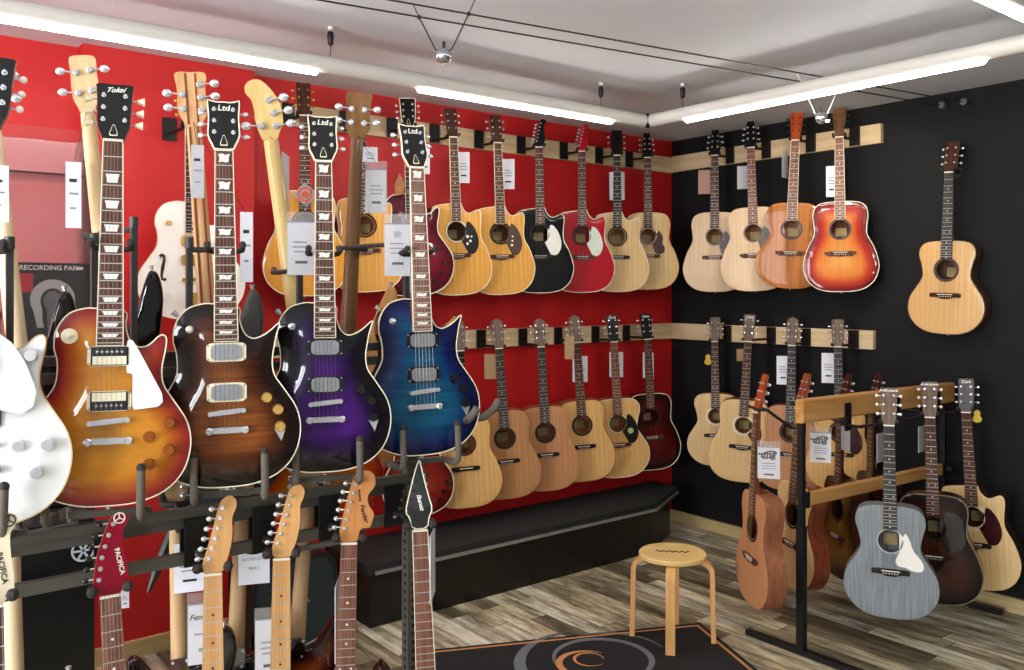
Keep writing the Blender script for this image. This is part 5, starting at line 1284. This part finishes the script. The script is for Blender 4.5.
# fittings for each guitar
for k in [k for k in GM if k[0] in 'EAPD']:
    M, zN = GM[k]; inv = M.inverted()
    if k[0] in 'EA':
        zy = zN - (.232 if k[0] == 'E' else .325)
        c = M @ Vector((0, .045, zy))
        base_dy = .0 if k[0] == 'E' else .03
        side = {'E0': .05, 'E1': -.034, 'E2': -.075, 'E3': .0, 'E4': .0, 'A1': .03, 'A3': -.035, 'A4': .03}.get(k)
        px = c.x + (side or 0)
        st = Vector(ry(px, 1.435, base_dy)); tp = Vector((px, st.y + .0, c.z + .02))
        mb = MB(); mb.bar(st, tp, .014, .014); mb.cyl(tp - Vector((0, 0, .016)), tp + Vector((0, 0, .010)), .0105, n=12)
        if side is not None: rp(mb, 'neck_post', POSTM)
        mb = MB()
        back = M @ Vector((0, .045, zy))
        mb.tube([Vector((tp.x, tp.y, c.z)), back], .0068, 8)
        yoke(mb, M, zy, .040, .045, -.035, .0068)
        if side is not None: rp(mb, 'neck_yoke', RUBBER)
        for x in PEG.get(k, (-.075, .083)):
            if True: pts = [(x, .10, -.03), (x, .05, -.028), (x, -.02, -.026), (x, -.043, -.016), (x, -.05, .005), (x, -.05, .085)]
            mb = MB(); mb.tube([M @ Vector(p) for p in pts], [.0088] * len(pts), 10); mb.ball(M @ Vector(pts[-1]), .0105, 10, 1)
            rp(mb, 'cradle_hook', [FOAM, RUBBER])
        a = M @ Vector((-.088, .10, -.03)); b = M @ Vector((.088, .10, -.03))
        rp(MB().bar(a, b, .014, .014), 'cradle_bar', RACKM)
    else:
        f = k[0] == 'P'
        c = M @ Vector((0, .05, zN + .016))
        px = c.x - (-.012 if k == 'P1' else .03 if f else -.02)
        mb = MB()
        P0 = Vector(ry(px, 1.02, -.016 if f else .040))
        mb.box(P0, (.056, .008, .115)); mb.cyl(P0 + Vector((0, -.004 if f else .004, -.03)), P0 + Vector((0, -.007 if f else .007, -.03)), .005, n=8, mi=1)
        rp(mb, 'plate', [BLACKM, CHROME])
        mb = MB(); mb.tube([P0 + Vector((0, 0, -.02)), c], .007, 8)
        yoke(mb, M, zN + .016, .034, .05, -.03, .009)
        rp(mb, 'neck_yoke', RUBBER)
# an empty hook at the rack end
mb = MB(); h0 = Vector((1.30, 2.12, 1.25))
mb.tube([h0, (1.36, 2.06, 1.262), (1.42, 2.02, 1.258), (1.47, 2.0, 1.262), (1.50, 1.99, 1.285), (1.515, 1.985, 1.31)], .011, 10)
mb.tube([(1.42, 2.02, 1.258), (1.40, 1.98, 1.262), (1.40, 1.95, 1.285), (1.405, 1.94, 1.30)], .011, 10)
mb.bar((1.30, 2.13, 1.10), (1.30, 2.13, 1.27), .02, .02)
rp(mb, 'spare_hook', FOAM)

# ================================================================ price tags
PAPER = plain('tag_paper', 'e8eaf2', .6, vary=.02)
PAPERG = plain('tag_paper_grey', 'b9b9bd', .6)
KRAFT = plain('kraft_paper', 'a88a62', .7)
PINKP = plain('kraft_pink', 'c09a84', .7)
LINEG = plain('print_grey', '8f93a0', .7); LINEK = plain('print_black', '23242a', .7); LINEGR = plain('print_green', '4f9a3f', .7); LINEP = plain('print_purple', '7a6a9a', .7)
def plastic():
    m, nt, b = new_mat('clear_plastic'); nt.nodes.remove(b)
    o = nt.nodes['Material Output']; t = nt.nodes.new('ShaderNodeBsdfTransparent'); g = nt.nodes.new('ShaderNodeBsdfGlossy'); d = nt.nodes.new('ShaderNodeBsdfDiffuse')
    d.inputs['Color'].default_value = (.8, .78, .8, 1); g.inputs['Roughness'].default_value = .12
    a = nt.nodes.new('ShaderNodeMixShader'); a.inputs[0].default_value = .10; c = nt.nodes.new('ShaderNodeMixShader'); c.inputs[0].default_value = .10
    nt.links.new(t.outputs[0], a.inputs[1]); nt.links.new(d.outputs[0], a.inputs[2]); nt.links.new(a.outputs[0], c.inputs[1]); nt.links.new(g.outputs[0], c.inputs[2]); nt.links.new(c.outputs[0], o.inputs['Surface'])
    return m
PLAST = plastic()
TAGLABEL = {'E0': 'narrow white tag hanging beside the leftmost black headstock neck', 'A1': 'narrow white tag hanging before the glass cabinet, beside the pale bass neck', 'A2': 'grey tag stuck on the striped bass neck', 'A2b': 'pinkish white strip tag standing above the charcoal bass horn', 'A3': 'white tag seen edge-on beside the hooked cream bass headstock', 'W2': 'sleeved white tag hanging before the amber acoustic', 'W3': 'sleeved white tag right of the dark brown bass neck', 'W3b': 'small white tag partly hidden behind a sleeved one, by the brown bass headstock', 'W4': 'sleeved white tag with a small code, left of the blue guitar neck', 'W4b': 'white tag peeking out right of the blue guitar headstock', 'W5': 'white tag beside the flower-inlaid golden acoustic neck', 'W6': 'white tag right of the golden acoustic with brown pickguard', 'W9': 'white tag behind the neck of the pale cutaway without pickguard', 'L1': 'brown kraft tag beside the brown acoustic behind the empty hook', 'L3': 'brown kraft tag hanging under the pale acoustic headstock in the lower row', 'L3b': 'white tag behind the neck that also bears a kraft tag', 'L4': 'white tag behind the neck of the green-stickered acoustic', 'L5': 'white tag behind the neck of the dark red acoustic', 'B1': 'pinkish tag beside the cream acoustic nearest the corner', 'B2': 'grey tag between the two cream acoustics', 'B3': 'tag seen edge-on left of the orange-headed guitar', 'B4': 'white tag left of the red sunburst acoustic neck', 'C2': 'small kraft tag left of the pale acoustic headstock on the lower black wall', 'C3': 'white tag left of the pinkish brown acoustic neck on the black wall', 'C4': 'white tag left of the neck at the outer end of the lower rail', 'S1': 'white tag with an oval emblem hanging left of the stand post', 'S2': 'white tag with an oval emblem hanging right of the stand post', 'S3': 'grey tag hanging behind the stand beam', 'R1': 'bluish tag seen edge-on beside the grey-blue guitar neck', 'R2': 'bluish tag seen edge-on beside the dark sunburst guitar neck', 'D1': 'wide white tag behind the low rack rail', 'P2': 'white tag with an F script beside the plain maple neck', 'D2': 'white tag with an oval print below the rack rail', 'P3': 'sleeved white tag between the two maple necks, low', 'P4': 'white tag seen edge-on beside the orange maple headstock neck', 'P5': 'white tag seen edge-on right of the black pointed-headstock neck', 'P1': 'small white tag behind the crimson headstock neck'}
for host, c, w, h, yaw, style in TAGS:
    t = thing('price_tag', TAGLABEL[host], 'price tag', (c[0], c[1], c[2] - h / 2), R(yaw), 'price tags hanging on the guitars')
    pm = PAPERG if host == 'A2' else {'kraft': KRAFT, 'kraftpink': PINKP, 'grey': PAPERG}.get(style, PAPER)
    top = h * .16 if style in ('sleeve', 'emblem', 'fender') else 0
    pap = MB().box((0, 0, (h - top) / 2), (w * .94, .0016, h - top)); pap.build('paper', pm, t)
    if top or style == 'edge': MB().box((0, -.0016, h / 2), (w, .0008, h)).build('sleeve', PLAST, t)
    if top: MB().box((0, -.0021, h - top), (w, .0006, h * .02)).build('sleeve_seam', LINEG, t)
    mb = MB(); zb = h - top; y = -.0013
    def line(z, x0, x1, th, mi): mb.box(((x0 + x1) / 2 * w, y, z * zb), ((x1 - x0) * w, .0006, th * zb), mi)
    if style in ('plain', 'sleeve'):
        for i, (x0, x1) in enumerate(((-.28, .2), (-.3, .32), (-.25, .28))): line(.62 - .09 * i, x0, x1, .028, 0)
        line(.24, -.2, .22, .05, 1)
        if host == 'W4':
            for i in range(5): mb.box(((-.10 + .05 * i) * w, y, .80 * zb), (.03 * w, .0006, .12 * zb), 0)
    elif style == 'strip':
        line(.72, -.25, .2, .05, 1); line(.52, -.25, .3, .03, 0); line(.3, -.2, .15, .03, 0)
    elif style == 'emblem':
        o = [(w * .34 * math.cos(2 * PI * i / 24), zb * .13 * math.sin(2 * PI * i / 24)) for i in range(24)]
        o = [(x + z * .25, zb * .76 + z + x * .18) for x, z in o]; inn = [(x * .78, zb * .76 + (z - zb * .76) * .66) for x, z in o]
        mb.prism(o, y - .0004, y, 1, holes=[inn])
        put_text(mb, 'mg', w * .46, .0, y - .0006, zb * .77, 1, .35, .0018, R(6))
        mb.box((-.32 * w, y, .77 * zb), (.28 * w, .0006, .05 * zb), 1)
        for i in range(3): line(.48 - .08 * i, -.3, .3, .02, 3)
        line(.13, -.2, .22, .05, 1)
    elif style == 'fender':
        put_text(mb, 'Fender', w * .30, .0, y - .0004, zb * .78, 1, .3, .0003)
        line(.5, -.25, .3, .03, 0); line(.24, -.1, .22, .06, 2)
    elif style == 'butter':
        o = [(w * .3 * math.cos(2 * PI * i / 24), zb * .88 + zb * .1 * math.sin(2 * PI * i / 24)) for i in range(24)]
        mb.prism(o, y - .0004, y, 1)
        put_text(mb, 'BUTTER LOVE', w * .115, 0, y - .0004, zb * .66, 0); put_text(mb, '99.00 €', w * .11, 0, y - .0004, zb * .42, 2)
    if mb.v: mb.build('lettering', [LINEG, LINEK, LINEGR, LINEP], t)
    own = {'W2': 'E3', 'W3': 'A4', 'W3b': 'A4', 'W4': 'E4'}.get(host, host.rstrip('b'))
    Mg, zg = GM[own]; e = Mg @ Vector((0, .03, zg + .01)); t_inv = (Matrix.Translation(t.location) @ Matrix.Rotation(R(yaw), 4, 'Z')).inverted(); e = t_inv @ e
    MB().tube([(0, 0, h - .004), (e.x * .5, e.y * .5, h + (e.z - h) * .45), e], .0008, 5).build('tie', BLACKP, t)
# small plectrum-box tags: yellow guitar-shaped cards
YEL = plain('yellow_card', 'd8b83c', .6)
def mini(px, yaw, s, label, nm='swing_tag'):
    t = thing(nm, label, 'tag', px, R(yaw), 'yellow guitar-shaped tags')
    pts = ccw(catmull([(0, 0), (.018, .006), (.022, .024), (.013, .036), (.016, .05), (.008, .064), (0, .066), (-.008, .064), (-.016, .05), (-.013, .036), (-.022, .024), (-.018, .006)], 3))
    MB().prism([(x * s, z * s) for x, z in pts], -.001, .001).build('card', YEL, t)
    MB().cyl((0, 0, .064 * s), (.0, .006, .064 * s + .05), .0008, n=5).build('tie', BLACKP, t)

# ================================================================ black platform
PLATF = plain('platform_felt', '1c2021', .8, vary=.1)
PLATB = plain('platform_front', '100f0e', .4)
pb = Vector((2.05, 3.71, 0)); plat = thing('display_platform', 'low black display platform along the red wall with a silver strip', 'platform', pb)
foot = [(2.05, 3.71), (4.02, 3.71), (4.43, 3.92), (4.43, 4.13), (2.05, 4.13)]
def flat(mb, pts, z0, z1, mi=0):
    n = len(pts); mb.add([(x, y, z0) for x, y in pts] + [(x, y, z1) for x, y in pts], [tuple(range(n))[::-1], tuple(range(n, 2 * n))] + [(i, (i + 1) % n, n + (i + 1) % n, n + i) for i in range(n)], mi); return mb
flat(MB(), foot, 0, .262).build('platform_base', PLATB, plat, at=pb)
tp_ = [(2.02, 3.68), (4.03, 3.68), (4.50, 3.915), (4.50, 4.13), (2.02, 4.13)]
flat(MB(), tp_, .262, .312).build('platform_top', PLATF, plat, at=pb)
ST = plain('silver_strip', 'a9a8a2', .35, .6)
sb = MB(); sb.bar((2.06, 3.674, .272), (4.032, 3.674, .272), .01, .016); sb.bar((4.032, 3.674, .272), (4.50, 3.908, .272), .01, .016)
sb.build('edge_strip', ST, plat, at=pb)

# ================================================================ stool
SW = wood('birch_ply', 'e0bb72', 'eccf90', (9, 9, 9), .4, .3)
SLEG = wood('birch_leg', 'd49f5e', 'e4b67a', (40, 40, 3), .4, .3)
sc_ = Vector((3.093, 2.72, 0)); stool = thing('stool', 'round birch stool with bent legs standing on the black mat', 'stool', sc_)
MB().lathe([(0, .385), (.148, .385), (.155, .389), (.156, .404), (.151, .409), (0, .409)], (0, 0, 0), 48).build('seat', SW, stool)
camd = math.atan2(-sc_.y, -sc_.x)
for k in range(4):
    a = camd + k * PI / 2 - R(3); u = Vector((math.cos(a), math.sin(a), 0)); v = Vector((-u.y, u.x, 0))
    path = [(.05, .374), (.125, .374)] + [(.125 + .056 * math.sin(R(t)), .318 + .056 * math.cos(R(t))) for t in range(15, 91, 15)] + [(.184, .1), (.187, .0)]
    vs = []; f = []; n = len(path)
    for i, (r_, z) in enumerate(path):
        p, q = path[max(0, i - 1)], path[min(n - 1, i + 1)]; t = (q[0] - p[0], q[1] - p[1]); l = math.hypot(*t); nr, nz = -t[1] / l, t[0] / l
        for s, o in ((-1, -1), (1, -1), (1, 1), (-1, 1)):
            P = u * (r_ + nr * o * .011) + v * (s * .021); vs.append((P.x, P.y, max(0.011 if i == n - 1 and o else 0, z + nz * o * .011) if i == n - 1 else z + nz * o * .011))
    for i in range(n): pass
    for i in range(n - 1):
        for j in range(4): f.append((i * 4 + j, i * 4 + (j + 1) % 4, (i + 1) * 4 + (j + 1) % 4, (i + 1) * 4 + j))
    f += [(0, 1, 2, 3), ((n - 1) * 4 + 3, (n - 1) * 4 + 2, (n - 1) * 4 + 1, (n - 1) * 4)]
    lowest = min(q[2] for q in vs)
    vs = [(x, y, z - lowest + .006 if z < .05 else z) for x, y, z in vs]
    MB().add(vs, f).build('leg', SLEG, stool)
# dark script burnt across the seat
sm = MB(); rd = Vector((math.cos(-R(38.2)), math.sin(-R(38.2)), 0)); fd = Vector((-rd.y, rd.x, 0))
pts = []
for i in range(61):
    t = i / 60; x = -.075 + .15 * t; y = .012 * math.sin(t * 34) * (1 - .4 * t) + .012 - .02 * t
    pts.append((rd * x + fd * y) + Vector((0, 0, .4097)))
sm.tube(pts, .003, 5)
sm.build('script', DINK, stool)

# ================================================================ mat
MATB = plain('mat_black', '141618', .9, vary=.15); COPPER = plain('mat_copper', 'c98a52', .8); MGREY = plain('mat_grey', '6b6f72', .85)
mc = Vector((3.345, 2.765, 0)); mu = Vector((-1.19, .535, 0)).normalized(); mv = Vector((-mu.y, mu.x, 0)); mv = mv if mv.y < 0 else -mv
mat = thing('floor_mat', 'black floor mat with copper border and spiral emblem under the stool', 'mat', mc)
def mq(a, b, z=0): p = mu * a + mv * b; return (p.x, p.y, z)
LU, LV = 1.385, .88
def quad(mb, a0, a1, b0, b1, z0, z1): return flat(mb, [mq(a0, b0)[:2], mq(a1, b0)[:2], mq(a1, b1)[:2], mq(a0, b1)[:2]], z0, z1)
quad(MB(), 0, LU, 0, LV, .0, .006).build('mat_base', MATB, mat)
bm_ = MB()
for q in ((.022, LU - .022, .022, .036), (.022, LU - .022, LV - .036, LV - .022), (.022, .036, .036, LV - .036), (LU - .036, LU - .022, .036, LV - .036)): quad(bm_, *q, .0055, .0068)
bm_.build('border', COPPER, mat)
def crescent(name, c, r, a0, a1, w, m, zz, ex=1.0, grow=0.0):
    n = 40; o = []; i_ = []
    for k in range(n + 1):
        t = k / n; a = R(a0 + (a1 - a0) * t); ww = w * (.12 + .88 * math.sin(PI * min(1, max(0, t)))) ; rr = r * (1 + grow * t)
        o.append((c[0] - mc.x + (rr + ww / 2) * math.cos(a), c[1] - mc.y + (rr + ww / 2) * math.sin(a) * ex)); i_.append((c[0] - mc.x + (rr - ww / 2) * math.cos(a), c[1] - mc.y + (rr - ww / 2) * math.sin(a) * ex))
    mb = MB(); m_ = n + 1
    mb.add([(x, y, zz) for x, y in o] + [(x, y, zz) for x, y in i_], [(k, k + 1, m_ + k + 1, m_ + k) for k in range(n)])
    return mb.build(name, m, mat)
crescent('emblem_arc', (2.66, 2.72), .375, 70, 260, .055, MGREY, .0066)
crescent('emblem_arc', (2.68, 2.76), .215, -150, 190, .032, MGREY, .0067)
crescent('emblem_arc', (2.74, 2.76), .25, -20, 90, .02, MGREY, .00675)
crescent('emblem_curl', (2.60, 2.76), .125, 20, 290, .03, COPPER, .0069, grow=.12)
crescent('emblem_curl', (2.63, 2.79), .062, -40, 280, .014, COPPER, .007, grow=.15)

# ================================================================ wooden double-sided stand
BEAM = wood('stand_beam', 'b98346', 'd3a264', (2.5, 30, 30), .4, .4)
wb_ = Vector((3.41, 2.25, 0)); stand = thing('guitar_stand', 'wooden beam stand with black legs, acoustics on both sides, against the black wall', 'guitar stand', wb_)
def sp_(mb, name, m): return mb.build(name, m, stand, at=wb_)
def bevbox(c, d, b=.006):
    x, y, z = d[0] / 2, d[1] / 2, d[2] / 2
    prof = [(-y + b, -z), (y - b, -z), (y, -z + b), (y, z - b), (y - b, z), (-y + b, z), (-y, z - b), (-y, -z + b)]
    mb = MB(); n = 8
    mb.add([(c[0] + s * x, c[1] + p, c[2] + q) for s in (-1, 1) for p, q in prof], [(k, (k + 1) % n, n + (k + 1) % n, n + k) for k in range(n)] + [tuple(range(n)), tuple(range(n, 2 * n))])
    return mb
SROT = math.atan2(-.06, 1.27)
def sbev(c, d): 
    mb = bevbox((0, 0, 0), d); q = Matrix.Rotation(SROT, 3, 'Z'); mb.v = [tuple(q @ Vector(p) + Vector(c)) for p in mb.v]; return mb
SY = lambda x: 2.25 - .06 * (x - 3.41) / 1.27
sp_(sbev((4.045, SY(4.045), 1.088), (1.29, .044, .105)), 'beam', BEAM)
sp_(sbev((4.03, SY(4.03), .69), (1.17, .03, .062)), 'lower_beam', BEAM)
for x in (3.415, 4.62):
    yy = SY(x)
    pm = MB(); pm.box((x, yy, .80), (.026, .026, .47)); pm.box((x, yy, .295), (.034, .034, .55)); pm.cyl((x, yy - .02, .575), (x, yy - .025, .575), .006, n=8)
    sp_(pm, 'post', BLACKM)
    sp_(MB().box((x, yy, .016), (.035, .58, .024)), 'foot', BLACKM)
    sp_(MB().box((x + (.025 if x < 4 else -.025), yy, .69), (.03, .036, .07)), 'bracket', BLACKM)
sp_(MB().cyl((4.62, SY(4.62) - .02, .69), (4.62, SY(4.62) - .05, .69), .016, n=14), 'knob', BLACKM)
for k in ('S1', 'S2', 'S3', 'S4', 'R1', 'R2', 'R3'):
    M, zN = GM[k]; zl = zN + .018
    c = M @ Vector((0, .045, zl - .004)); sy = 1 if k[0] == 'S' else -1
    bx = min(4.62, max(3.46, c.x + .04)); b0 = Vector((bx, SY(bx) + sy * .026, 1.03))
    mb = MB(); mb.box((bx, SY(bx) + sy * .027, 1.04), (.05, .006, .13)); mb.tube([b0 + Vector((0, 0, -.03)), b0 + Vector((0, sy * .06, -.03)), c], .0075, 8)
    sp_(mb, 'arm', BLACKM)
    mb = MB(); yoke(mb, M, zl, .034); sp_(mb, 'yoke', RUBBER)

# ================================================================ glass display cabinet at the left
def glass(nm, haze):
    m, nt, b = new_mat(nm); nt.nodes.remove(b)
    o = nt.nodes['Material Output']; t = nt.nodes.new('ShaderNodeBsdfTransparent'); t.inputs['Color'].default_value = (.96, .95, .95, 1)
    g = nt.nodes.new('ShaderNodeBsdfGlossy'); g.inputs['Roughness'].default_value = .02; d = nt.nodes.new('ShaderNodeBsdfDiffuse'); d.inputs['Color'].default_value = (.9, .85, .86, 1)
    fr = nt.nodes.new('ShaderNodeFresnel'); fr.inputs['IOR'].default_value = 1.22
    a = nt.nodes.new('ShaderNodeMixShader'); a.inputs[0].default_value = haze; c = nt.nodes.new('ShaderNodeMixShader')
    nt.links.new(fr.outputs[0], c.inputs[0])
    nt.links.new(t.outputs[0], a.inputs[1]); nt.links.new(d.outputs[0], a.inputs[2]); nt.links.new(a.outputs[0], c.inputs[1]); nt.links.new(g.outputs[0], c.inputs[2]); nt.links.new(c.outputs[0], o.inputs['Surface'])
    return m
GLASS = glass('cabinet_glass', .02); ACRYL = glass('hazy_acrylic', .17); GEDGE = plain('glass_edge', 'c9b9bc', .2)  # back pane's pale diffuse share paints in window reflection haze and some dust
cb = Vector((-.1, 3.235, 0)); cab = thing('display_cabinet', 'glass topped display cabinet with a black base in front of the red wall', 'cabinet', cb)
x0, x1, y0, y1, zb_, zt = -.9, .69, 3.10, 3.37, .875, 2.145
def cp(mb, n, m): return mb.build(n, m, cab, at=cb)
cp(MB().box(((x0 + x1) / 2, (y0 + y1) / 2, zb_ / 2), (x1 - x0, y1 - y0, zb_)), 'base', plain('cabinet_black', '0b0c0d', .35))
cp(MB().box(((x0 + x1) / 2, y0 + .003, (zb_ + zt) / 2), (x1 - x0, .006, zt - zb_)), 'front_pane', GLASS)
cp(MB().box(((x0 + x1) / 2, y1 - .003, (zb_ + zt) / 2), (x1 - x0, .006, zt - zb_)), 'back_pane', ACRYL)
cp(MB().box((x1 - .003, (y0 + y1) / 2, (zb_ + zt) / 2), (.006, y1 - y0 - .014, zt - zb_)), 'side_pane', GLASS)
for z, nm in ((2.0, 'glass_shelf'), (1.40, 'glass_shelf')): cp(MB().box(((x0 + x1) / 2 - .01, (y0 + y1) / 2, z), (x1 - x0 - .03, y1 - y0 - .02, .006)), nm, GLASS)
em = MB(); ec = (.655, .775)
em.ring(ec, .030, .036, y0 - .003, y0 - .001, 28)
for a in (60, 120, 0): em.bar((ec[0] - .03 * math.cos(R(a)), y0 - .002, ec[1] - .03 * math.sin(R(a))), (ec[0] + .03 * math.cos(R(a)), y0 - .002, ec[1] + .03 * math.sin(R(a))), .007, .001, 0, up=(0, 1, 0))
cp(em, 'emblem', plain('emblem_grey', 'aeb6bd', .4))
# boxed microphone set on the shelf
bx = Vector((.575, 3.20, 1.405)); mbx = thing('microphone_box', 'dark boxed microphone set lettered RECORDING PAK inside the glass cabinet', 'box', bx)
MB().box((0, 0, .155), (.2, .10, .31)).build('carton', plain('carton_dark', '232426', .3, coat=.4), mbx)
MB().box((0, -.0508, .292), (.203, .001, .032)).build('title_band', plain('carton_black', '0b0b0c', .4), mbx)
tb = MB(); put_text(tb, 'RECORDING PAK', .0215, -.012, -.0516, .293, 0, 0, .0004); tb.box((.08, -.0514, .293), (.02, .0006, .010))
tb.build('title', INK, mbx)
MB().box((-.079, -.0506, .245), (.043, .001, .06)).build('red_patch', plain('carton_red', 'c02028', .4), mbx)
hp = MB()
arc = [(.05 * math.cos(R(a)), -.0515, .195 + .055 * math.sin(R(a))) for a in range(205, -26, -10)]
pts_o = [(.066 * math.cos(R(a)), .19 + .066 * math.sin(R(a))) for a in range(-30, 211, 10)] + [(-.045, .10), (-.025, .10)]
inn = [(.036 * math.cos(R(a)), .185 + .042 * math.sin(R(a))) for a in range(210, -31, -10)]
hp.prism(ccw(pts_o + [(-.03, .12)] + inn + [(.025, .10), (.045, .10)]), -.0518, -.0508)
hp.build('printed_arch', plain('print_pale', 'b9b9b4', .5), mbx)
mk = MB(); mk.prism([(.028 * math.cos(R(a)), .185 + .034 * math.sin(R(a))) for a in range(0, 360, 15)], -.0518, -.0508); mk.prism([(-.018, .16), (.018, .16), (.014, .08), (-.014, .08)], -.0517, -.0508)
mk.build('printed_microphone', plain('print_midgrey', '6d6f72', .5), mbx)
cols = ['b8b23a', '2e6b3a', '8a2a2a', '3a4a7a', 'c8a52a', '4a4a4a', '246a5a', '7a3a5a', '9a9a92', 'a8622a']
for i, c in enumerate(cols[:8]):
    x = .45 + i * .027; o = Vector((x, 3.15 + (i % 2) * .03, zb_ + .001))
    t = thing('string_packet', 'small %s packet in the row standing on the black cabinet base' % ['yellow', 'dark green', 'dull red', 'dark blue', 'ochre', 'charcoal', 'teal', 'plum', 'pale grey', 'orange-brown'][i], 'packet', o, 0, 'small packets on the cabinet base')
    MB().box((0, 0, .056 - .01 * (i % 3 == 1)), (.024, .018, .112 - .02 * (i % 3 == 1))).build('packet', plain('packet_' + c, '3c3f38' if i % 2 else '55564a', .5), t)
    MB().box((0, -.0095, .06), (.018, .001, .05)).build('packet_label', plain('packet_label_' + c, c, .5), t)

# string pack on the amber guitar, leather tag on the burgundy one
M, zN = GM['W2']; c = M @ Vector((0, -.026, .486))
t = thing('string_pack', 'square silver string pack with an orange ring on the amber acoustic strings', 'string pack', c, R(-24))
MB().box((0, 0, 0), (.085, .006, .085), 0, Matrix.Rotation(R(40), 3, 'Y')).build('pouch', plain('pouch_silver', '8d8f94', .3, .4), t)
rr = MB(); rr.ring((0, 0), .026, .036, -.0045, -.003, 28); rr.build('ring', plain('ring_orange', 'd8451c', .4), t)
MB().prism(arcpts(0, 0, .018, 0, 340, 12), -.0042, -.003).build('centre', plain('centre_red', 'b8532a', .5), t)
M, zN = GM['W4']; c = M @ Vector((-.055, -.035, .515)); t = thing('leather_tag', 'small tan tag with a dark mark left of the blue guitar headstock neck', 'tag', c, R(-30))
MB().prism(ccw([(0, .075), (.028, .02), (.02, -.035), (-.018, -.045), (-.026, .01)]), -.002, .002).build('card', plain('tan_leather', '9a6a3c', .6), t)
MB().tube([(0, 0, .07), (.03, .01, .12), (.05, .02, .16)], .001, 5).build('tie', BLACKP, t)
MB().prism(arcpts(0, -.005, .013, 0, 340, 12), -.003, -.002).build('mark', plain('mark_orange', 'c06a2a', .5), t)

# floor speaker
sb0 = Vector((1.62, 3.74, 0)); spk = thing('floor_speaker', 'dark floor speaker cabinet standing left of the black platform', 'speaker', sb0)
body_ = ccw(chaikin([(-.20, .0), (.20, .0), (.20, .45), (-.20, .45)], 2, .12))
MB().prism(body_, -.14, .14).build('cabinet', plain('speaker_black', '111314', .55), spk)
MB().prism([(x * .9, .225 + (z - .225) * .9) for x, z in body_], -.146, -.14).build('grille', plain('speaker_grille', '1d2a2b', .6), spk)
gt = MB(); gt.tube([(-.15, -.147, .06), (.0, -.147, .045), (.12, -.147, .075), (.165, -.147, .10)], .004, 6); gt.cyl((.055, -.147, .25), (.055, -.152, .25), .006, n=10)
gt.build('trim_line', plain('speaker_trim', '6f8a90', .4), spk)

# swing tags
mini((4.57, 3.713, 1.138), -60, 1.05, 'yellow guitar-shaped card beside the small acoustic nearest the corner')
mini((4.467, 1.956, 0.974), -60, .95, 'yellow guitar-shaped card beside the pale cutaway headstock on the stand')


# ================================================================ light
def area(name, loc, rot, sx, sy, power, col=(1, 1, 1)):
    l = bpy.data.lights.new(name, 'AREA'); l.shape = 'RECTANGLE'; l.size = sx; l.size_y = sy; l.energy = power; l.color = col
    o = bpy.data.objects.new(name, l); COL.objects.link(o); o.location = loc; o.rotation_euler = rot; return o
area('window_daylight_fill', (XL - .2, 1.45, 1.4), (0, R(-90), 0), 2.1, 3.1, 230, (.93, .96, 1.0))
area('window_daylight_fill', (XL - .2, -2.7, 2.2), (0, R(-90), 0), .7, 1.4, 80, (.93, .96, 1.0))  # fill lamp behind the added high window, brightens the guitar fronts
l = bpy.data.lights.new('spot_beam', 'SPOT'); l.energy = 16; l.spot_size = R(75); l.spot_blend = .6; l.color = (1, .82, .58); l.shadow_soft_size = .03
o = bpy.data.objects.new('spot_beam', l); COL.objects.link(o); o.location = (3.71, 2.30, 2.40)
o.rotation_euler = (Vector((4.6, 2.75, 2.15)) - o.location).to_track_quat('-Z', 'Y').to_euler()

w = bpy.data.worlds.new('daylight'); scene.world = w; w.use_nodes = True
bg = w.node_tree.nodes['Background']; bg.inputs['Color'].default_value = (.82, .9, 1, 1); bg.inputs['Strength'].default_value = 1.5

# ================================================================ camera
cam = bpy.data.cameras.new('camera'); co = bpy.data.objects.new('camera', cam); COL.objects.link(co)
co.location = (0, 0, 1.62); co.rotation_euler = (R(90), 0, R(-38.2))
cam.sensor_width = 36; cam.lens = 869 / 1024 * 36; cam.shift_y = -43 / 1024; cam.clip_start = .02
scene.camera = co
vs_ = scene.view_settings; vs_.view_transform = 'Standard'; vs_.look = 'None'; vs_.gamma = 1; vs_.use_curve_mapping = False; vs_.exposure = 0.3
try: scene.cycles.max_bounces = 8; scene.cycles.transparent_max_bounces = 24; scene.cycles.use_denoising = True; scene.cycles.sample_clamp_indirect = 6
except Exception: pass
